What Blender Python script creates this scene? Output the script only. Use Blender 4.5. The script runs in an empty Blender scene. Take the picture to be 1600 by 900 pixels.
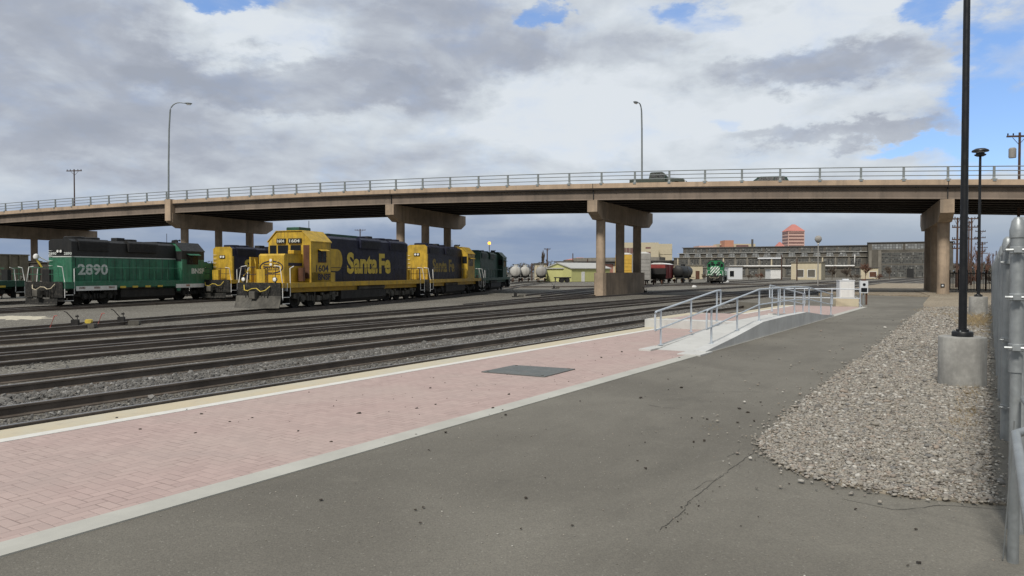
import bpy, math, random
import numpy as np
from mathutils import Vector, Matrix
random.seed(7)
R = math.radians
sc = bpy.context.scene
COL = sc.collection

# ------------------------------------------------------------ camera, sky, sun, exposure
F = 1150.0                       # focal length in photo pixels (photo is 1600 wide)
CAMZ = 1.75
cam_d = bpy.data.cameras.new("camera"); cam = bpy.data.objects.new("camera", cam_d); COL.objects.link(cam)
cam_d.sensor_width = 36; cam_d.lens = F / 1600 * 36
cam_d.clip_start = .05; cam_d.clip_end = 6000
cam.location = (0, 0, CAMZ); cam.rotation_euler = (R(90 - 1.245), 0, 0)
sc.camera = cam
sc.view_settings.view_transform = 'Standard'; sc.view_settings.look = 'None'
sc.view_settings.exposure = 0.36; sc.view_settings.gamma = 1; sc.view_settings.use_curve_mapping = False
SUN_AZ, SUN_EL = R(206), R(49)   # clockwise from +Y : behind the camera, to the left
sd = bpy.data.lights.new("sun", 'SUN'); sun = bpy.data.objects.new("sun", sd); COL.objects.link(sun)
sd.energy = 2.7; sd.angle = R(10); sd.color = (1, .95, .87)
sv = Vector((math.sin(SUN_AZ) * math.cos(SUN_EL), math.cos(SUN_AZ) * math.cos(SUN_EL), math.sin(SUN_EL)))
sun.rotation_euler = sv.to_track_quat('Z', 'Y').to_euler()

class NT:
    def __init__(s, tree): s.t = tree; s.n = tree.nodes; s.l = tree.links
    def new(s, typ, **kw):
        nd = s.n.new(typ)
        for k, v in kw.items():
            if k.startswith('i_'): s.put(v, nd.inputs[k[2:].replace('_', ' ')])
            else: setattr(nd, k, v)
        return nd
    def put(s, v, sock):
        if isinstance(v, bpy.types.NodeSocket): s.l.new(v, sock)
        else: sock.default_value = v
    def m(s, op, a, b=None, c=None, clamp=False):
        nd = s.n.new('ShaderNodeMath'); nd.operation = op; nd.use_clamp = clamp
        s.put(a, nd.inputs[0])
        if b is not None: s.put(b, nd.inputs[1])
        if c is not None: s.put(c, nd.inputs[2])
        return nd.outputs[0]
    def ss(s, v, a, b, to0=0., to1=1.):
        nd = s.n.new('ShaderNodeMapRange'); nd.interpolation_type = 'SMOOTHSTEP'
        s.put(v, nd.inputs[0]); s.put(a, nd.inputs[1]); s.put(b, nd.inputs[2]); s.put(to0, nd.inputs[3]); s.put(to1, nd.inputs[4])
        return nd.outputs[0]
    def mix(s, f, a, b, mode='MIX'):
        nd = s.n.new('ShaderNodeMix'); nd.data_type = 'RGBA'; nd.blend_type = mode
        s.put(f, nd.inputs[0])
        for v, k in ((a, 6), (b, 7)):
            if isinstance(v, (tuple, list)) and len(v) == 3: v = (*v, 1)
            s.put(v, nd.inputs[k])
        return nd.outputs[2]
    def noise(s, vec, scale, detail=4, rough=.55, dist=0.):
        nd = s.n.new('ShaderNodeTexNoise'); nd.inputs['Scale'].default_value = scale
        nd.inputs['Detail'].default_value = detail; nd.inputs['Roughness'].default_value = rough
        nd.inputs['Distortion'].default_value = dist; s.put(vec, nd.inputs['Vector'])
        return nd.outputs[0]
    def xyz(s, x, y, z):
        nd = s.n.new('ShaderNodeCombineXYZ'); s.put(x, nd.inputs[0]); s.put(y, nd.inputs[1]); s.put(z, nd.inputs[2]); return nd.outputs[0]
    def mapv(s, vec, scale=(1, 1, 1), loc=(0, 0, 0), rot=(0, 0, 0)):
        nd = s.n.new('ShaderNodeMapping'); s.put(vec, nd.inputs[0]); nd.inputs['Scale'].default_value = scale
        nd.inputs['Location'].default_value = loc; nd.inputs['Rotation'].default_value = rot; return nd.outputs[0]

# ---- sky: Nishita air with broken cumulus / storm cloud, laid out by azimuth and elevation
W = bpy.data.worlds.new("World"); sc.world = W; W.use_nodes = True
W.node_tree.nodes.clear(); n = NT(W.node_tree)
SKY_STR = .1
sky = n.new('ShaderNodeTexSky'); sky.sky_type = 'NISHITA'; sky.sun_disc = False
sky.sun_elevation = SUN_EL; sky.sun_rotation = SUN_AZ; sky.altitude = 1500
tc = n.new('ShaderNodeTexCoord'); sp = n.new('ShaderNodeSeparateXYZ'); n.l.new(tc.outputs['Generated'], sp.inputs[0])
AZ = n.m('MULTIPLY', n.m('ARCTAN2', sp.outputs[0], sp.outputs[1]), 57.2958)
EL = n.m('MULTIPLY', n.m('ARCSINE', sp.outputs[2]), 57.2958)
def ae(px, py):
    a = math.atan((px - 800) / F); return math.degrees(a), math.degrees(math.atan((425 - py) / F * math.cos(a)))
cv = n.xyz(n.m('MULTIPLY', AZ, .055), n.m('MULTIPLY', EL, .11), 3.7)
cv_up = n.xyz(n.m('ADD', n.m('MULTIPLY', AZ, .055), -.02), n.m('ADD', n.m('MULTIPLY', EL, .11), .13), 3.7)
f1 = n.noise(cv, 1.25, 6, .52, .35)
f1u = n.noise(cv_up, 1.25, 5, .55, .35)
f2 = n.noise(cv, 4.2, 8, .6, .3)
wx = n.m('MULTIPLY', n.m('SUBTRACT', n.noise(cv, 3., 7, .62), .5), 11.)
wy = n.m('MULTIPLY', n.m('SUBTRACT', n.noise(n.mapv(cv, loc=(5, 9, 2)), 3., 7, .62), .5), 6.5)
AZw = n.m('ADD', AZ, wx); ELw = n.m('ADD', EL, wy)
def blob(px, py, rx, ry, amp, soft=1.0):
    a, e = ae(px, py); rx = rx / F * 57.3; ry = ry / F * 57.3
    dx = n.m('MULTIPLY', n.m('SUBTRACT', AZw, a), 1 / rx); dy = n.m('MULTIPLY', n.m('SUBTRACT', ELw, e), 1 / ry)
    r = n.m('SQRT', n.m('ADD', n.m('MULTIPLY', dx, dx), n.m('MULTIPLY', dy, dy)))
    return n.ss(r, 1.15, 1.15 - .75 * soft, 0., amp)
def total(base, blobs):
    v = base
    for b in blobs: v = n.m('ADD', v, blob(*b))
    return v
cov = total(n.m('ADD', .68, n.m('MULTIPLY', n.m('SUBTRACT', f2, .5), .55)), [
    (1560, 110, 70, 70, -.36), (1455, 10, 40, 40, -.42), (1500, 60, 40, 50, -.2), (1570, 200, 60, 70, -.42), (1440, 232, 90, 16, -.5), (1500, 215, 70, 60, -.25),
    (850, 28, 34, 26, -.42), (1050, 20, 60, 26, -.36), (345, -5, 80, 18, -.45), (1150, 195, 40, 20, -.15), (1560, 190, 50, 40, -.3),
    (1575, 30, 40, 30, -.25), (1100, 50, 60, 20, -.2)])
covm = n.ss(cov, .14, .72)
sh = total(n.m('ADD', .745, n.m('MULTIPLY', n.m('SUBTRACT', f1, .5), .42)), [
    (60, 90, 300, 140, -.50, 1.), (470, 135, 250, 45, -.42, .8), (700, 70, 210, 70, -.36, .8), (690, 160, 90, 50, -.22, .8),
    (1260, 108, 170, 34, -.42, .8), (1330, 212, 190, 16, -.30, .8), (1000, 90, 90, 30, -.14), (150, 250, 420, 60, -.10, 1.2), (500, 240, 380, 50, -.12, 1.2),
    (360, 65, 110, 60, .30), (900, 180, 220, 80, .32, 1.1), (1230, 40, 220, 50, .26), (1290, 172, 190, 32, .25), (420, 60, 90, 50, .16), (1200, 240, 300, 40, .1, 1.2)])
b1 = n.noise(cv, 3.4, 7, .6, .5); b2 = n.noise(n.mapv(cv, loc=(-.03, .09, 0)), 3.4, 7, .6, .5)
edge = n.m('ADD', n.m('MULTIPLY', n.m('SUBTRACT', f1, f1u), 1.35), n.m('MULTIPLY', n.m('SUBTRACT', b1, b2), .42))
edge2 = n.m('MULTIPLY', n.m('SUBTRACT', n.noise(cv, 9., 6, .6), .5), .10)
shade = n.m('ADD', n.m('ADD', sh, edge), edge2)
ramp = n.new('ShaderNodeValToRGB'); n.l.new(shade, ramp.inputs[0])
cr = ramp.color_ramp; cr.elements[0].position = .08; cr.elements[0].color = (.365, .39, .445, 1)
cr.elements[1].position = .98; cr.elements[1].color = (.745, .775, .80, 1)
for p_, c_ in ((.34, (.425, .45, .505, 1)), (.55, (.535, .565, .61, 1)), (.78, (.655, .69, .72, 1))):
    e_ = cr.elements.new(p_); e_.color = c_
K = 1 / SKY_STR
cloud = n.mix(1., ramp.outputs[0], (K * .76, K * .78, K * .805), 'MULTIPLY')
skyb = n.mix(1., sky.outputs[0], (1.3, 1.38, 1.5), 'MULTIPLY')
skyc = n.mix(.45, skyb, (.17 * K * .78, .33 * K * .78, .70 * K * .78))
c1 = n.mix(covm, skyc, cloud)
# blue grey storm band near the horizon
hz = n.ss(n.m('ADD', EL, n.m('MULTIPLY', wy, .55)), 6.3, 2.2)
hzc = n.mix(n.ss(AZ, 0., 28.), (.165 * K, .225 * K, .345 * K), (.27 * K, .325 * K, .40 * K))
hzc = n.mix(n.ss(EL, 3.2, 0.), hzc, (.19 * K, .25 * K, .36 * K))
hzc = n.mix(n.ss(n.noise(n.mapv(cv, scale=(1, 3, 1)), 3., 5, .5), .35, .75, 0., .45), hzc, (.30 * K, .34 * K, .40 * K))
behind = n.m('MULTIPLY', n.ss(n.m('ABSOLUTE', AZ), 60., 115., 1., .55), n.ss(EL, 38., 65., 1., .8))   # dimming added to the unseen sky overhead and behind, to cut fill light
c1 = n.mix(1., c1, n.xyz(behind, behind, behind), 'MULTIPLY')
c2 = n.mix(n.m('MULTIPLY', hz, .92), c1, hzc)
c3 = n.mix(n.ss(EL, 0., -3.), c2, (.10 * K, .095 * K, .085 * K))
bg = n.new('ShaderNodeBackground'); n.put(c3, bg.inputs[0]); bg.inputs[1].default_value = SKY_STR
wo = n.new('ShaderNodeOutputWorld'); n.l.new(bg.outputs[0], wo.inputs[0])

# ------------------------------------------------------------ frames and helpers
TS, TC = 745 / math.hypot(745, F), F / math.hypot(745, F)     # direction of the near tracks / platform
def UD(u, d, z=0.): return Vector((u * TS - d * TC, u * TC + d * TS, z))   # along the platform, distance to its left
def GP(px, py, z=0.):                                          # where the sight line of a measured point meets level z
    Z = F * (CAMZ - z) / (py - 425); return Vector(((px - 800) / F * Z, Z, z))

def tag(o, label=None, cat=None, group=None, kind=None):
    if label: o['label'] = label
    if cat: o['category'] = cat
    if group: o['group'] = group
    if kind: o['kind'] = kind
    return o
def empty(name, loc=(0, 0, 0), rz=0., label=None, cat=None, group=None):
    o = bpy.data.objects.new(name, None); COL.objects.link(o); o.location = loc; o.rotation_euler = (0, 0, rz)
    o.empty_display_size = .3
    return tag(o, label, cat, group)
def copy_tree(o, parent=None):
    c = o.copy(); COL.objects.link(c); c.parent = parent
    for ch in list(o.children): copy_tree(ch, c)
    return c

class MB:
    def __init__(s): s.v = []; s.f = []; s.M = Matrix()
    def at(s, M): s.M = M; return s
    def add(s, vs, fs):
        b = len(s.v); s.v += [tuple(s.M @ Vector(v)) for v in vs]; s.f += [tuple(b + i for i in f) for f in fs]; return s
    def box(s, x0, x1, y0, y1, z0, z1, c=0.):
        if c > 0: return s.prism([(x0 + c, z0), (x1 - c, z0), (x1, z0 + c), (x1, z1 - c), (x1 - c, z1), (x0 + c, z1), (x0, z1 - c), (x0, z0 + c)], y0, y1, 'xz')
        return s.add([(x0, y0, z0), (x1, y0, z0), (x1, y1, z0), (x0, y1, z0), (x0, y0, z1), (x1, y0, z1), (x1, y1, z1), (x0, y1, z1)],
                     [(0, 3, 2, 1), (4, 5, 6, 7), (0, 1, 5, 4), (1, 2, 6, 5), (2, 3, 7, 6), (3, 0, 4, 7)])
    def prism(s, pts, a, b, plane='yz'):
        """polygon extruded; plane 'yz' along x, 'xz' along y, 'xy' along z"""
        def P(p, t): return (t, p[0], p[1]) if plane == 'yz' else ((p[0], t, p[1]) if plane == 'xz' else (p[0], p[1], t))
        k = len(pts); vs = [P(p, a) for p in pts] + [P(p, b) for p in pts]
        fs = [tuple(range(k))[::-1], tuple(range(k, 2 * k))] + [(i, (i + 1) % k, k + (i + 1) % k, k + i) for i in range(k)]
        return s.add(vs, fs)
    def loft(s, rings, cap=True, closed=True):
        k = len(rings[0]); vs = [p for r in rings for p in r]; fs = []
        for j in range(len(rings) - 1):
            for i in range(k if closed else k - 1):
                fs.append((j * k + i, j * k + (i + 1) % k, (j + 1) * k + (i + 1) % k, (j + 1) * k + i))
        if cap: fs += [tuple(range(k))[::-1], tuple((len(rings) - 1) * k + i for i in range(k))]
        return s.add(vs, fs)
    def tube(s, pts, r, k=6, r2=None):
        pts = [Vector(p) for p in pts]; rings = []
        for i, p in enumerate(pts):
            t = (pts[min(i + 1, len(pts) - 1)] - pts[max(i - 1, 0)])
            if t.length < 1e-9: t = Vector((0, 0, 1))
            t.normalize(); a = Vector((0, 0, 1)) if abs(t.z) < .9 else Vector((1, 0, 0))
            x = t.cross(a).normalized(); y = t.cross(x)
            rr = r if r2 is None else r + (r2 - r) * i / (len(pts) - 1)
            rings.append([tuple(p + x * rr * math.cos(2 * math.pi * j / k) + y * rr * math.sin(2 * math.pi * j / k)) for j in range(k)])
        return s.loft(rings)
    def cyl(s, c, r, h, k=24, axis='z', r2=None):
        c = Vector(c); d = {'x': Vector((1, 0, 0)), 'y': Vector((0, 1, 0)), 'z': Vector((0, 0, 1))}[axis]
        return s.tube([c, c + d * h], r, k, r if r2 is None else r2)
    def lathe(s, prof, c=(0, 0, 0), k=28, axis='z'):
        rings = []
        for r, h in prof:
            r = max(r, 1e-4); ring = []
            for j in range(k):
                a = 2 * math.pi * j / k; x, y = r * math.cos(a), r * math.sin(a)
                p = (x, y, h) if axis == 'z' else ((h, x, y) if axis == 'x' else (x, h, y))
                ring.append((c[0] + p[0], c[1] + p[1], c[2] + p[2]))
            rings.append(ring)
        return s.loft(rings)
    def build(s, name, mat, parent=None, smooth=False, loc=None):
        me = bpy.data.meshes.new(name); me.from_pydata(s.v, [], s.f); me.validate(verbose=False)
        import bmesh
        bm = bmesh.new(); bm.from_mesh(me); bmesh.ops.recalc_face_normals(bm, faces=bm.faces[:]); bm.to_mesh(me); bm.free()
        if smooth:
            me.polygons.foreach_set('use_smooth', [True] * len(me.polygons))
            try: me.set_sharp_from_angle(angle=R(38))
            except Exception: pass
        me.materials.append(mat)
        o = bpy.data.objects.new(name, me); COL.objects.link(o)
        if parent: o.parent = parent
        if loc is not None: o.location = loc
        return o

# ------------------------------------------------------------ materials
def base_mat(name):
    m = bpy.data.materials.new(name); m.use_nodes = True; m.node_tree.nodes.clear(); t = NT(m.node_tree)
    out = t.new('ShaderNodeOutputMaterial'); b = t.new('ShaderNodeBsdfPrincipled'); t.l.new(b.outputs[0], out.inputs[0])
    return m, t, b
def paint(name, rgb, rough=.6, metal=0., var=.25, dirt=.25, dirtc=(.10, .085, .07), scale=1., streak=True, bump=.0, spec=.5):
    """weathered surface: blotchy colour, run-down streaks of grime"""
    m, t, b = base_mat(name); co = t.new('ShaderNodeTexCoord').outputs['Object']
    n1 = t.noise(co, 1.3 * scale, 5, .6); n2 = t.noise(co, 9 * scale, 5, .6)
    v = t.m('ADD', t.m('MULTIPLY', n1, .7), t.m('MULTIPLY', n2, .3))
    dk = tuple(c * (1 - var) for c in rgb); lt = tuple(min(1, c * (1 + var * .8)) for c in rgb)
    c = t.mix(t.ss(v, .33, .67), dk, lt)
    if dirt > 0:
        sv_ = t.noise(t.mapv(co, scale=(5 * scale, 5 * scale, .5 * scale) if streak else (2 * scale,) * 3), 1., 6, .65)
        c = t.mix(t.ss(sv_, .45, .75, 0., dirt), c, dirtc)
    t.put(c, b.inputs['Base Color']); b.inputs['Metallic'].default_value = metal
    b.inputs['Specular IOR Level'].default_value = spec
    t.put(t.ss(n2, .3, .7, max(.05, rough - .1), min(1, rough + .12)), b.inputs['Roughness'])
    if bump > 0:
        bp = t.new('ShaderNodeBump'); bp.inputs['Strength'].default_value = .6; bp.inputs['Distance'].default_value = bump
        t.put(t.noise(co, 22 * scale, 5, .65), bp.inputs['Height']); t.put(bp.outputs[0], b.inputs['Normal'])
    return m
M = {}
M['yellow'] = paint('yellow_paint', (.50, .325, .028), .55, var=.25, dirt=.6, dirtc=(.12, .09, .04), scale=1.4)
M['yellow2'] = paint('faded_yellow_paint', (.50, .31, .02), .55, var=.22, dirt=.45)
M['blue'] = paint('blue_paint', (.014, .016, .034), .55, var=.35, dirt=.35, dirtc=(.05, .045, .04), spec=.3)
M['green'] = paint('green_paint', (.026, .145, .080), .6, var=.35, dirt=.65, dirtc=(.09, .17, .13))
M['pilotm'] = paint('mottled_pilot_steel', (.010, .010, .009), .85, var=.4, dirt=.65, dirtc=(.10, .09, .075), scale=5, streak=False)
M['rampwall'] = paint('pale_ramp_wall', (.52, .525, .515), .85, var=.12, dirt=.35, dirtc=(.38, .37, .34))
M['green2'] = paint('dark_green_paint', (.015, .068, .042), .6, var=.3, dirt=.3, dirtc=(.03, .04, .03))
M['brightgreen'] = paint('bright_green_paint', (.012, .17, .06), .5, var=.2, dirt=.2)
M['black'] = paint('black_paint', (.012, .012, .012), .6, var=.3, dirt=.25, dirtc=(.05, .045, .04))
M['grime'] = paint('grimy_steel', (.016, .015, .014), .8, var=.5, dirt=.3, dirtc=(.05, .045, .038), bump=.004)
M['grimel'] = paint('dusty_steel', (.085, .08, .068), .85, var=.5, dirt=.5, dirtc=(.03, .028, .025), bump=.004)
M['white'] = paint('white_paint', (.72, .72, .70), .5, var=.08, dirt=.2, dirtc=(.3, .28, .25))
M['letter_white'] = paint('worn_white_lettering', (.60, .63, .60), .6, var=.15, dirt=.45, dirtc=(.15, .2, .17))
M['letter_yellow'] = paint('worn_yellow_lettering', (.60, .45, .06), .6, var=.15, dirt=.35, dirtc=(.14, .11, .06))
M['letter_faded'] = paint('faded_yellow_lettering', (.30, .22, .05), .7, var=.3, dirt=.7, dirtc=(.06, .055, .05), scale=2)
M['letter_dark'] = paint('dark_lettering', (.02, .02, .04), .6, dirt=.1)
M['red'] = paint('red_paint', (.25, .035, .032), .7, var=.3, dirt=.4)
M['rust'] = paint('rust', (.10, .042, .022), .85, var=.4, dirt=.4, bump=.003)
M['rail'] = paint('rail_steel', (.105, .086, .070), .62, var=.35, dirt=.3, dirtc=(.06, .045, .035), streak=False)
M['railtop'] = paint('worn_rail_head', (.30, .29, .28), .38, metal=.6, var=.2, dirt=.35, dirtc=(.10, .08, .07), streak=False)
M['tie'] = paint('oiled_timber', (.08, .068, .056), .9, var=.4, dirt=.5, dirtc=(.09, .08, .07), scale=3, streak=False, bump=.01)
M['concrete'] = paint('weathered_concrete', (.34, .325, .295), .85, var=.13, dirt=.3, dirtc=(.20, .19, .17), bump=.003)
M['basecon'] = paint('lamp_base_concrete', (.29, .285, .265), .88, var=.28, dirt=.5, dirtc=(.17, .165, .155), scale=1.8, bump=.004)
M['rampcon'] = paint('ramp_concrete', (.50, .50, .48), .85, var=.08, dirt=.2, dirtc=(.3, .29, .27), bump=.002)
M['bridgecon'] = paint('tan_bridge_concrete', (.43, .325, .23), .88, var=.18, dirt=.75, dirtc=(.24, .19, .145), scale=.3, bump=.004)
M['inner'] = paint('shade_darkened_girder', (.028, .022, .019), .85, var=.2, dirt=.2, dirtc=(.04, .035, .03))  # shade under the bridge painted into the colour of inner girders and deck
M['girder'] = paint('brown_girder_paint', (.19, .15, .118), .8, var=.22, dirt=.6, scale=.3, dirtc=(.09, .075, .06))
M['pier'] = paint('pier_concrete', (.35, .27, .195), .88, var=.28, dirt=.8, dirtc=(.19, .155, .12), scale=.4, bump=.005)
M['galv'] = paint('galvanised_steel', (.31, .33, .335), .45, metal=.45, var=.15, dirt=.2, dirtc=(.25, .25, .25), scale=3)
M['railing'] = paint('galvanised_bridge_rail', (.20, .225, .23), .6, metal=.1, var=.12, dirt=.2)
M['handrail'] = paint('pale_blue_grey_handrail', (.50, .55, .60), .5, metal=.2, var=.08, dirt=.12, scale=2)
M['lampblack'] = paint('lamp_black_metal', (.010, .011, .013), .45, metal=.2, var=.1, dirt=.05)
M['wood'] = paint('creosoted_pole', (.075, .042, .03), .9, var=.3, dirt=.3, scale=2)
M['glass'] = paint('dark_glass', (.012, .014, .016), .22, var=.1, dirt=.1, dirtc=(.03, .03, .03), spec=.2)
M['cabinet'] = paint('light_grey_cabinet', (.62, .64, .66), .5, var=.04, dirt=.15, dirtc=(.4, .4, .38))
M['lens'] = paint('lamp_lens', (.75, .75, .72), .15, var=.05, dirt=0)
M['tan'] = paint('tan_stucco', (.52, .46, .33), .9, var=.08, dirt=.2, dirtc=(.35, .3, .22))
M['paleyel'] = paint('pale_yellow_siding', (.50, .50, .21), .8, var=.06, dirt=.15)
M['greyroof'] = paint('grey_metal_roof', (.42, .42, .40), .6, var=.1, dirt=.2)
M['darkroof'] = paint('dark_roofing', (.09, .085, .08), .8, var=.2, dirt=.2)
M['shopwall'] = paint('weathered_shop_wall', (.105, .096, .08), .9, var=.3, dirt=.4, dirtc=(.08, .075, .07), scale=.25)
M['shoptrim'] = paint('shop_light_trim', (.21, .195, .165), .85, var=.2, dirt=.4, scale=.3)
M['bark'] = paint('bare_branches', (.11, .085, .065), .95, var=.25, dirt=0)
M['redbark'] = paint('reddish_branches', (.15, .075, .05), .95, var=.25, dirt=0)
M['pink'] = paint('pink_precast', (.52, .25, .20), .8, var=.05, dirt=.1, scale=.1)
M['pinkroof'] = paint('red_tile_roof', (.48, .19, .16), .8, var=.08, dirt=.1, scale=.1)
M['orange'] = paint('orange_stucco', (.48, .24, .16), .85, var=.06, dirt=.1, scale=.1)
M['tanker'] = paint('white_tank_paint', (.42, .41, .38), .6, var=.15, dirt=.5, scale=.5)
M['greytank'] = paint('grey_tank_paint', (.30, .29, .27), .6, var=.15, dirt=.4, scale=.5)
M['realyel'] = paint('boxcar_yellow', (.58, .36, .05), .6, var=.12, dirt=.3)
M['cargrey'] = paint('grey_green_car_paint', (.050, .060, .050), .6, var=.05, dirt=.1, dirtc=(.05, .05, .04), spec=.15)
M['cardark'] = paint('dark_green_car_paint', (.02, .045, .038), .6, var=.05, dirt=.05, dirtc=(.03, .03, .03), spec=.15)
M['tyre'] = paint('tyre_rubber', (.015, .015, .015), .9, dirt=0)
M['plate'] = paint('grey_steel_plate', (.115, .125, .12), .6, metal=.2, var=.15, dirt=.4, dirtc=(.2, .17, .15), scale=3, streak=False)
M['sandpile'] = paint('spilled_pale_sand', (.50, .46, .36), .95, var=.2, dirt=.4, dirtc=(.2, .19, .16), scale=3, streak=False)
M['debris'] = paint('dark_bits', (.045, .036, .028), .95, var=.5, dirt=0)
M['dryweed'] = paint('dry_grass_blades', (.30, .23, .13), .95, var=.3, dirt=0)
M['crack'] = paint('dusty_crack', (.072, .067, .058), .95, var=.3, dirt=0)
M['redflag'] = paint('faded_red_rod', (.50, .12, .10), .7, var=.1, dirt=.1)
def emis(name, rgb, st):
    m, t, b = base_mat(name); b.inputs['Base Color'].default_value = (*rgb, 1)
    b.inputs['Emission Color'].default_value = (*rgb, 1); b.inputs['Emission Strength'].default_value = st; return m
M['beacon'] = emis('lit_amber_beacon', (1, .42, .05), 2.2)
M['headlit'] = emis('lit_headlight', (1, .95, .85), 1.4)

def ground_mat(name, c1, c2, c3, pebble=30., bump=.02, big=.35, rough=.95, speck=0., speckc=(.5, .5, .45)):
    m, t, b = base_mat(name); co = t.new('ShaderNodeTexCoord').outputs['Object']
    nb = t.noise(co, big, 5, .6, .4); nm = t.noise(co, 4, 5, .65)
    c = t.mix(t.ss(nb, .3, .7), c1, c2); c = t.mix(t.ss(nm, .45, .75, 0., .6), c, c3)
    vo = t.new('ShaderNodeTexVoronoi'); vo.inputs['Scale'].default_value = pebble; t.put(co, vo.inputs['Vector'])
    sx = t.new('ShaderNodeSeparateXYZ'); t.put(vo.outputs['Color'], sx.inputs[0])
    c = t.mix(1., c, t.mix(sx.outputs[0], (.62, .62, .62), (1.4, 1.38, 1.34)), 'MULTIPLY')
    if speck > 0:
        c = t.mix(t.ss(sx.outputs[1], 1 - speck, 1 - speck + .01), c, speckc)
    t.put(c, b.inputs['Base Color']); b.inputs['Roughness'].default_value = rough; b.inputs['Specular IOR Level'].default_value = .2
    bp = t.new('ShaderNodeBump'); bp.inputs['Strength'].default_value = .8; bp.inputs['Distance'].default_value = bump
    t.put(t.m('MULTIPLY', vo.outputs['Distance'], -1.), bp.inputs['Height']); t.put(bp.outputs[0], b.inputs['Normal'])
    return m
M['yard'] = ground_mat('yard_ballast', (.125, .118, .103), (.180, .170, .150), (.090, .084, .073), 26, .02, .12, speck=.03, speckc=(.42, .42, .38))
M['dirt'] = ground_mat('tan_dirt', (.24, .20, .15), (.31, .27, .21), (.16, .14, .11), 22, .015, .5)
M['gravelbed'] = ground_mat('gravel_bed', (.20, .175, .14), (.28, .25, .20), (.12, .105, .09), 24, .02, .6)
def asphalt_mat():
    m, t, b = base_mat('worn_asphalt'); co = t.new('ShaderNodeTexCoord').outputs['Object']
    nb = t.noise(co, .28, 6, .6, .5); ns = t.noise(t.mapv(co, scale=(.35, 1.4, 1), rot=(0, 0, R(57))), 1., 5, .6)
    c = t.mix(t.ss(nb, .3, .7), (.130, .121, .104), (.182, .171, .147)); c = t.mix(t.ss(ns, .48, .72, 0., .45), c, (.108, .101, .087))
    vo = t.new('ShaderNodeTexVoronoi'); vo.inputs['Scale'].default_value = 95; t.put(co, vo.inputs['Vector'])
    sx = t.new('ShaderNodeSeparateXYZ'); t.put(vo.outputs['Color'], sx.inputs[0])
    c = t.mix(1., c, t.mix(sx.outputs[0], (.88, .88, .88), (1.12, 1.12, 1.10)), 'MULTIPLY')
    c = t.mix(t.ss(t.noise(co, .9, 6, .7, 1.2), .56, .70, 0., .3), c, (.085, .08, .07))
    c = t.mix(t.ss(t.noise(t.mapv(co, loc=(4, 2, 0)), 1.6, 6, .7, .6), .60, .74, 0., .3), c, (.23, .215, .18))
    c = t.mix(t.ss(sx.outputs[1], .985, .992, 0., .28), c, (.38, .37, .33))
    c = t.mix(t.ss(t.noise(co, 14, 4, .6), .68, .76, 0., .5), c, (.05, .048, .045))
    t.put(c, b.inputs['Base Color']); b.inputs['Roughness'].default_value = .92; b.inputs['Specular IOR Level'].default_value = .25
    bp = t.new('ShaderNodeBump'); bp.inputs['Strength'].default_value = .7; bp.inputs['Distance'].default_value = .006
    t.put(t.m('ADD', t.noise(co, 70, 4, .7), t.m('MULTIPLY', vo.outputs['Distance'], -.5)), bp.inputs['Height']); t.put(bp.outputs[0], b.inputs['Normal'])
    return m
M['asphalt'] = asphalt_mat()
def brick_mat():
    """pinkish pavers in a herringbone laid square to the platform (object coords, u along x, d along y), 10 x 20 cm"""
    m, t, b = base_mat('pink_herringbone_pavers'); co = t.new('ShaderNodeTexCoord').outputs['Object']
    cr_ = t.mapv(co, scale=(1, 1, 1), rot=(0, 0, 0)); s_ = t.new('ShaderNodeSeparateXYZ'); t.put(cr_, s_.inputs[0])
    x = t.m('MULTIPLY', s_.outputs[0], 10.); y = t.m('MULTIPLY', s_.outputs[1], 10.)
    fx = t.m('FLOOR', x); fy = t.m('FLOOR', y); lx = t.m('FRACT', x); ly = t.m('FRACT', y)
    q = t.m('FLOORED_MODULO', t.m('SUBTRACT', fx, fy), 4.)      # 0,1 : horizontal pair ; 2,3 : vertical pair
    def is_(k): return t.m('COMPARE', q, float(k), .25)
    # distance to joint
    L = lx; Rr = t.m('SUBTRACT', 1., lx); D = ly; U = t.m('SUBTRACT', 1., ly)
    big = 9.
    dl = t.m('ADD', L, t.m('MULTIPLY', is_(1), big)); dr = t.m('ADD', Rr, t.m('MULTIPLY', is_(0), big))
    dd = t.m('ADD', D, t.m('MULTIPLY', is_(2), big)); du = t.m('ADD', U, t.m('MULTIPLY', is_(3), big))
    dj = t.m('MINIMUM', t.m('MINIMUM', dl, dr), t.m('MINIMUM', dd, du))
    # id of the paver
    ix = t.m('SUBTRACT', fx, is_(1)); iy = t.m('ADD', t.m('SUBTRACT', fy, is_(2)), 0.)
    wn = t.new('ShaderNodeTexWhiteNoise'); wn.noise_dimensions = '2D'; t.put(t.xyz(ix, iy, 0.), wn.inputs['Vector'])
    nb = t.noise(co, .7, 5, .6)
    c = t.mix(wn.outputs[0], (.385, .29, .268), (.45, .343, .315)); c = t.mix(t.ss(nb, .35, .7, 0., .55), c, (.43, .355, .32))
    c = t.mix(t.ss(t.noise(co, 3, 5, .65), .5, .8, 0., .4), c, (.33, .27, .25)); c = t.mix(t.ss(t.noise(co, .45, 7, .72, 1.), .54, .68, 0., .3), c, (.30, .25, .235))
    c = t.mix(t.ss(t.noise(co, 40, 4, .6), .3, .8, 0., .3), c, (.33, .25, .235))
    jf = t.ss(t.noise(co, 2.2, 4, .6), .42, .72, .15, .85)
    c = t.mix(t.m('MULTIPLY', t.ss(dj, .075, .02), jf), c, (.21, .155, .14))
    t.put(c, b.inputs['Base Color']); b.inputs['Roughness'].default_value = .88; b.inputs['Specular IOR Level'].default_value = .25
    bp = t.new('ShaderNodeBump'); bp.inputs['Strength'].default_value = .7; bp.inputs['Distance'].default_value = .004
    t.put(t.ss(dj, 0., .1), bp.inputs['Height']); t.put(bp.outputs[0], b.inputs['Normal'])
    return m
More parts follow.
